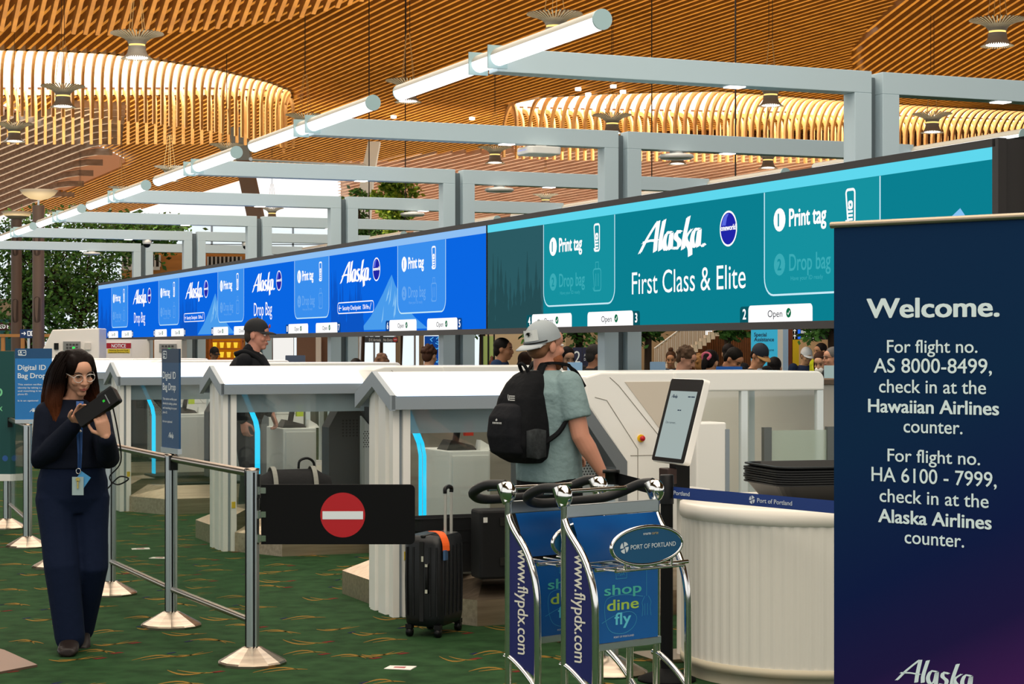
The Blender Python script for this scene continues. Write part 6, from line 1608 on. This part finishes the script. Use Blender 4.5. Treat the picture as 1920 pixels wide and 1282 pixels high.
torso(b, pel, nk, rt, 0, (.19, .125), (.175, .12), (.18, .13))
arm(b, SR, ER, WR, 0, (.062, .05, .047, .031)); arm(b, SL, EL, WL, 0, (.062, .05, .047, .031))
hand(b, WR, V((.35, .3, -.75)), V((-.5, .5, .0)), 1, .55, 1.05); hand(b, WL, V((.7, .5, -.2)), V((0, 0, -1)), 1, .5, 1.05)
HR, HL = pel+rt*.095, pel-rt*.095; KR, KL = V((HR.x+.04, HR.y+.03, .5)), V((HL.x+.0, HL.y, .5)); AR, AL = V((KR.x-.0, KR.y-.0, .09)), V((KL.x, KL.y, .09))
leg(b, HR, KR, AR, 0, (.09, .06, .06, .04)); leg(b, HL, KL, AL, 0, (.09, .06, .06, .04)); foot(b, AR, f); foot(b, AL, f)
fuse(b, 'body', [skin('c48a72')], r, .005, 4)
tee = mat('tee_grey_green', '809697', .85, noise=((3, 3, 3), '788e90'), bump=(9, .8, .03), spec=.2)
g = MB(); torso(g, pel+UP*.03, nk-UP*.005, rt, .02, (.20, .135), (.195, .14), (.195, .14), prof=[(-.03, .192, .145, 0), (.2, .192, .142, 0), (.45, .19, .138, 0), (.66, .195, .138, 0), (.8, .2, .132, 0), (.9, .17, .10, 0), (.97, .10, .08, 0), (1.01, .066, .066, 0)])
for S, E in ((SR, ER), (SL, EL)): g.ball(S, .08, 14, 9); g.tube([S, S+(E-S)*.3, S+(E-S)*.66], [.08, .084, .084], 16)
fuse(g, 't_shirt', [tee], r, .007, 4)
g = MB(); torso(g, pel, pel+UP*.2, rt, .014, prof=[(-.6, .14, .11, 0), (-.1, .185, .135, 0), (.5, .182, .13, 0)]); leg(g, HR, KR, AR, .03, (.095, .075, .07, .06), .06); leg(g, HL, KL, AL, .03, (.095, .075, .07, .06), .06); fuse(g, 'shorts', [cloth('short', '0f1114')], r, .009, 5)
g = MB(); foot(g, AR, f, .012, .24); foot(g, AL, f, .012, .24); fuse(g, 'shoes', [mat('shoe_dark', '1b1a1a', .6)], r, .009, 3)
face_bits(r, hc, Rm, 1.03, '7a4a2a')
g = MB(); ell(g, hc+Rm @ V((0, .03, .03)), (.082, .09, .07), Rm); ell(g, hc+Rm @ V((0, .06, -.02)), (.07, .05, .05), Rm); fuse(g, 'hair', [mat('hair_7a5236', '7a5236', .7, bump=(90, .5, .006))], r, .006, 2)
g = MB(); ell(g, hc+Rm @ V((0, -.04, -.07)), (.064, .066, .058), Rm); ell(g, hc+Rm @ V((0, -.07, -.1)), (.035, .035, .032), Rm); fuse(g, 'beard', [mat('beard_red', '8a4f2c', .8, bump=(120, .6, .006))], r, .006, 2)
Rc = Rm @ Matrix.Rotation(math.radians(-17), 3, 'X')
def patch(o):
    m = MB(); Pp = lambda a, z, off: hc+Rc @ V((a, .012+(.104+off)*math.sqrt(max(0, 1-(a/.083)**2))*math.cos(max(0, (z-.035))*4.5), z))*1.06
    g_ = [[Pp(-.062+.018*i, .058+.014*j, .006) for i in range(5)] for j in range(5)]; vs = [p for row in g_ for p in row]
    m.add(vs, [(5*j+i, 5*j+i+1, 5*j+i+6, 5*j+i+5) for j in range(4) for i in range(4)]); m.build('patch', [mat('patch_white', 'd5d8d6', .7)], o)
    m = MB()
    for k in range(9):
        a = k*math.pi/9; m.add([Pp(-.026+.018*math.cos(a)+.003*math.sin(a), .090+.014*math.sin(a), .009), Pp(-.026-.018*math.cos(a), .090-.014*math.sin(a), .009), Pp(-.026+.018*math.cos(a)-.003*math.sin(a), .090+.014*math.sin(a)+.002, .009)], [(0, 1, 2)])
    m.build('patch_print', [black], o)
    m = MB(); m.tube([hc+Rc @ V((.086*math.cos(a), .012+.108*math.sin(a), .046))*1.06 for a in [math.pi*(.1+.8*k/20) for k in range(21)]], .004, 6); m.build('cord', [black], o)
cap_hat(r, hc, Rc, 1.06, '9aa2a6', 'acb2b5', True, patch)
# backpack
bp0 = mp(1003, 775, -.03)
B = thing('backpack', 'black backpack with small white marks, on the man\'s back', 'backpack', V((mx_, Ym, 0))+V((bp0.x, bp0.y, 0)))
Rb = Matrix((rt, f, UP)).transposed()
def bq(a, c_, z): return Rb @ V((a, c_, 0))+UP*z
zb, zt = mp(0, 866).z, mp(0, 694).z
g = MB(); rings = []
for t, w, dmin in ((0, .10, -.13), (.06, .14, -.175), (.2, .155, -.205), (.45, .153, -.205), (.7, .143, -.175), (.86, .125, -.135), (.95, .10, -.10), (1, .06, -.06)):
    z = zb+(zt-zb)*t; pts = rrect(-w, w, dmin, .02, min(.06, w*.6), 4); rings.append([bq(px_, py_, z) for px_, py_ in pts])
g.loft(rings, True, True); bk = cloth('nylon', '101114', .5)
bb = fuse(g, 'pack_body', [bk], B, .008, 4)
g = MB(); rings = []
for t, w, dmin in ((.06, .10, -.19), (.12, .125, -.235), (.3, .13, -.255), (.5, .125, -.245), (.62, .11, -.21), (.66, .09, -.17)):
    z = zb+(zt-zb)*t; pts = rrect(-w, w, dmin, -.1, .05, 4); rings.append([bq(px_, py_, z) for px_, py_ in pts])
g.loft(rings, True, True); fuse(g, 'front_pocket', [cloth('nylon2', '15161a', .5)], B, .007, 3)
g = MB(); rings = []
for t, w in ((.06, .0), (.08, .05), (.25, .06), (.36, .055), (.38, .0)):
    z = zb+(zt-zb)*t; rings.append([bq(.15+.02*math.cos(q)+.006, -.11+.065*math.sin(q)*(1 if w else .2), z) for q in [2*math.pi*k/14 for k in range(14)]])
g.loft(rings, True, True); g.build('mesh_pocket', [mat('mesh_grey', '1d2022', .9, noise=((60, 60, 60), '2c3133'))], B)
m = MB()
def strap(mb, pts, w=.022, th=.007):
    P = smooth_line(pts, 5); rings = []
    for i, p in enumerate(P):
        t = (P[min(i+1, len(P)-1)]-P[max(i-1, 0)]).normalized(); s_ = t.cross(f).normalized() if abs(t.dot(f)) < .95 else rt; n_ = t.cross(s_)
        rings.append([p-s_*w-n_*th, p+s_*w-n_*th, p+s_*w+n_*th, p-s_*w+n_*th])
    mb.loft(rings, True, False)
off = V((bp0.x, bp0.y, 0))
def on_body(x, y, d): return mp(x, y, d)-off
st_ = MB(); strap(st_, [bq(.06, -.02, zt-.03), on_body(1020, 683, -.06), on_body(1046, 681, -.02), on_body(1072, 690, .06), on_body(1092, 722, .14)], .028); st_.build('shoulder_strap', [bk], B)
st_ = MB(); strap(st_, [bq(-.06, -.02, zt-.03), on_body(996, 688, .12), on_body(1010, 690, .22), on_body(1030, 730, .30)], .028); st_.build('shoulder_strap', [bk], B)
st_ = MB(); strap(st_, [bq(.13, -.06, zb+.10), on_body(1046, 812, -.19), on_body(1062, 788, -.17), on_body(1072, 770, -.1)], .012); st_.build('lower_strap', [bk], B)
MB().tube(smooth_line([bq(-.03, -.06, zt-.02), bq(-.02, -.09, zt+.03), bq(.02, -.09, zt+.03), bq(.03, -.06, zt-.02)], 4), .01, 8).build('grab_handle', [bk], B)
m = MB(); zl = zb+(zt-zb)*.56; P = lambda a, b, o: bq(a, -.283+.0-o-(.0), zl+b)
P2 = lambda a, b, o: bq(.06+a, -.185-o+abs(b)*0, zb+(zt-zb)*.72+b)
for k in range(3): strokes(m, [[(.02+.012*k*0, .004-.011*k), (-.025, .004-.011*k)]], P2, .012, .005)
strokes(m, [[(-.03, -.02), (-.03, .008)], smooth_line([(-.036, -.02), (-.042, -.002), (-.04, .012)], 3)], P2, .012, .005)
for k in range(6): strokes(m, [[(.045-.014*k, -.06), (.037-.014*k, -.06)]], lambda a, b, o: bq(a, -.258-o, zl+b), .003, .01)
m.add([bq(.005, -.262, zl-.035), bq(-.008, -.262, zl-.045), bq(.0, -.262, zl-.05), bq(.012, -.262, zl-.045)], [(0, 1, 2, 3)])
m.build('white_mark', [mat('mark_white', 'd8d8d4', .6)], B)

# ------------------------------------------------------------------ man in black cap behind the machines
Yk = 17.2; sk_ = F/Yk; kx = (468-960)/sk_
r = thing('person', 'man in black cap and black jacket, behind the second bag drop machine', 'person', (kx, Yk, 0))
def kp(x, y, d=0):
    Y = Yk+d; return V(((x-960)/F*Y-kx, d, CAMZ+(HZ-y)/F*Y))
Rk = head_rot(math.radians(78), math.radians(6)); hc = kp(482, 629, 0); nk = kp(470, 664, .0); pel = kp(462, 775, .02); side = V((-.1, -1, 0)).normalized()
f = V((1, -.12, 0)).normalized()
SR, SL = nk+V((-.03, -.19, -.06)), nk+V((.01, .19, -.06)); ER, EL = kp(440, 745, -.2), kp(468, 745, .2); WR, WL = kp(456, 790, -.2), kp(510, 775, .12)
b = MB(); head_shapes(b, hc, Rk, 1.06); capsule(b, [hc+V((-.01, 0, -.07)), nk-UP*.03], [.056, .064]); torso(b, pel, nk, side, 0, (.19, .125), (.165, .12), (.175, .125))
arm(b, SR, ER, WR); arm(b, SL, EL, WL); hand(b, WR, V((.2, .0, -1)), V((.3, .6, .3)), 1, .7, 1.08); hand(b, WL, V((.35, 0, -.9)), V((-.6, -.3, .1)), -1, .8, 1.08)
HR, HL = pel+side*.09, pel-side*.09; KR, KL = V((HR.x+.05, HR.y, .5)), V((HL.x+.0, HL.y, .5)); AR, AL = V((HR.x, HR.y, .08)), V((HL.x, HL.y, .08)); leg(b, HR, KR, AR); leg(b, HL, KL, AL); foot(b, AR, f); foot(b, AL, f)
fuse(b, 'body', [skin('c08672')], r, .0055, 4)
g = MB(); torso(g, pel, nk+UP*.01, side, .02, (.2, .165), (.185, .16), (.18, .14), low=True); arm(g, SR, ER, WR, .02, end=.9); arm(g, SL, EL, WL, .02, end=.9); capsule(g, [nk-UP*.02, nk+UP*.03], [.075, .07]); fuse(g, 'jacket', [cloth('jacket', '141519')], r, .008, 5)
g = MB(); torso(g, pel, pel+UP*.2, side, .012, prof=[(-.6, .14, .11, 0), (-.1, .175, .13, 0), (.3, .17, .125, 0)]); leg(g, HR, KR, AR, .025); leg(g, HL, KL, AL, .025); fuse(g, 'trousers', [cloth('trs', '3c3d40')], r, .01, 5)
g = MB(); foot(g, AR, f, .01, .23); foot(g, AL, f, .01, .23); fuse(g, 'shoes', [MATS['shoe_dark']], r, .01, 3)
g = MB(); ell(g, nk+f*.085-UP*.05, (.03, .04, .07)); g.build('undershirt', [cloth('tee', 'd8d4cc')], r)
g = MB(); g.tube(smooth_line([nk+V((-.12, -.13, .0)), nk+V((-.02, -.15, .02)), nk+V((.1, -.13, -.06)), nk+V((.14, -.12, -.2))], 4), .022, 8); g.build('bag_strap', [bk], r)
face_bits(r, hc, Rk, 1.06, '4a3426'); g = MB(); hair_shapes(g, hc, Rk, 1.0, 'short', random.Random(1)); fuse(g, 'hair', [mat('hair_2e241e', '2e241e', .7, bump=(90, .5, .006))], r, .007, 2)
def kpatch(o): m = MB(); ell(m, hc+Rk @ V((0, -.098, .085))*1.08, (.02, .006, .018), Rk); m.build('patch', [mat('patch_orange', 'c0502a', .7)], o)
cap_hat(r, hc, Rk, 1.08, '131417', '15161a', False, kpatch)
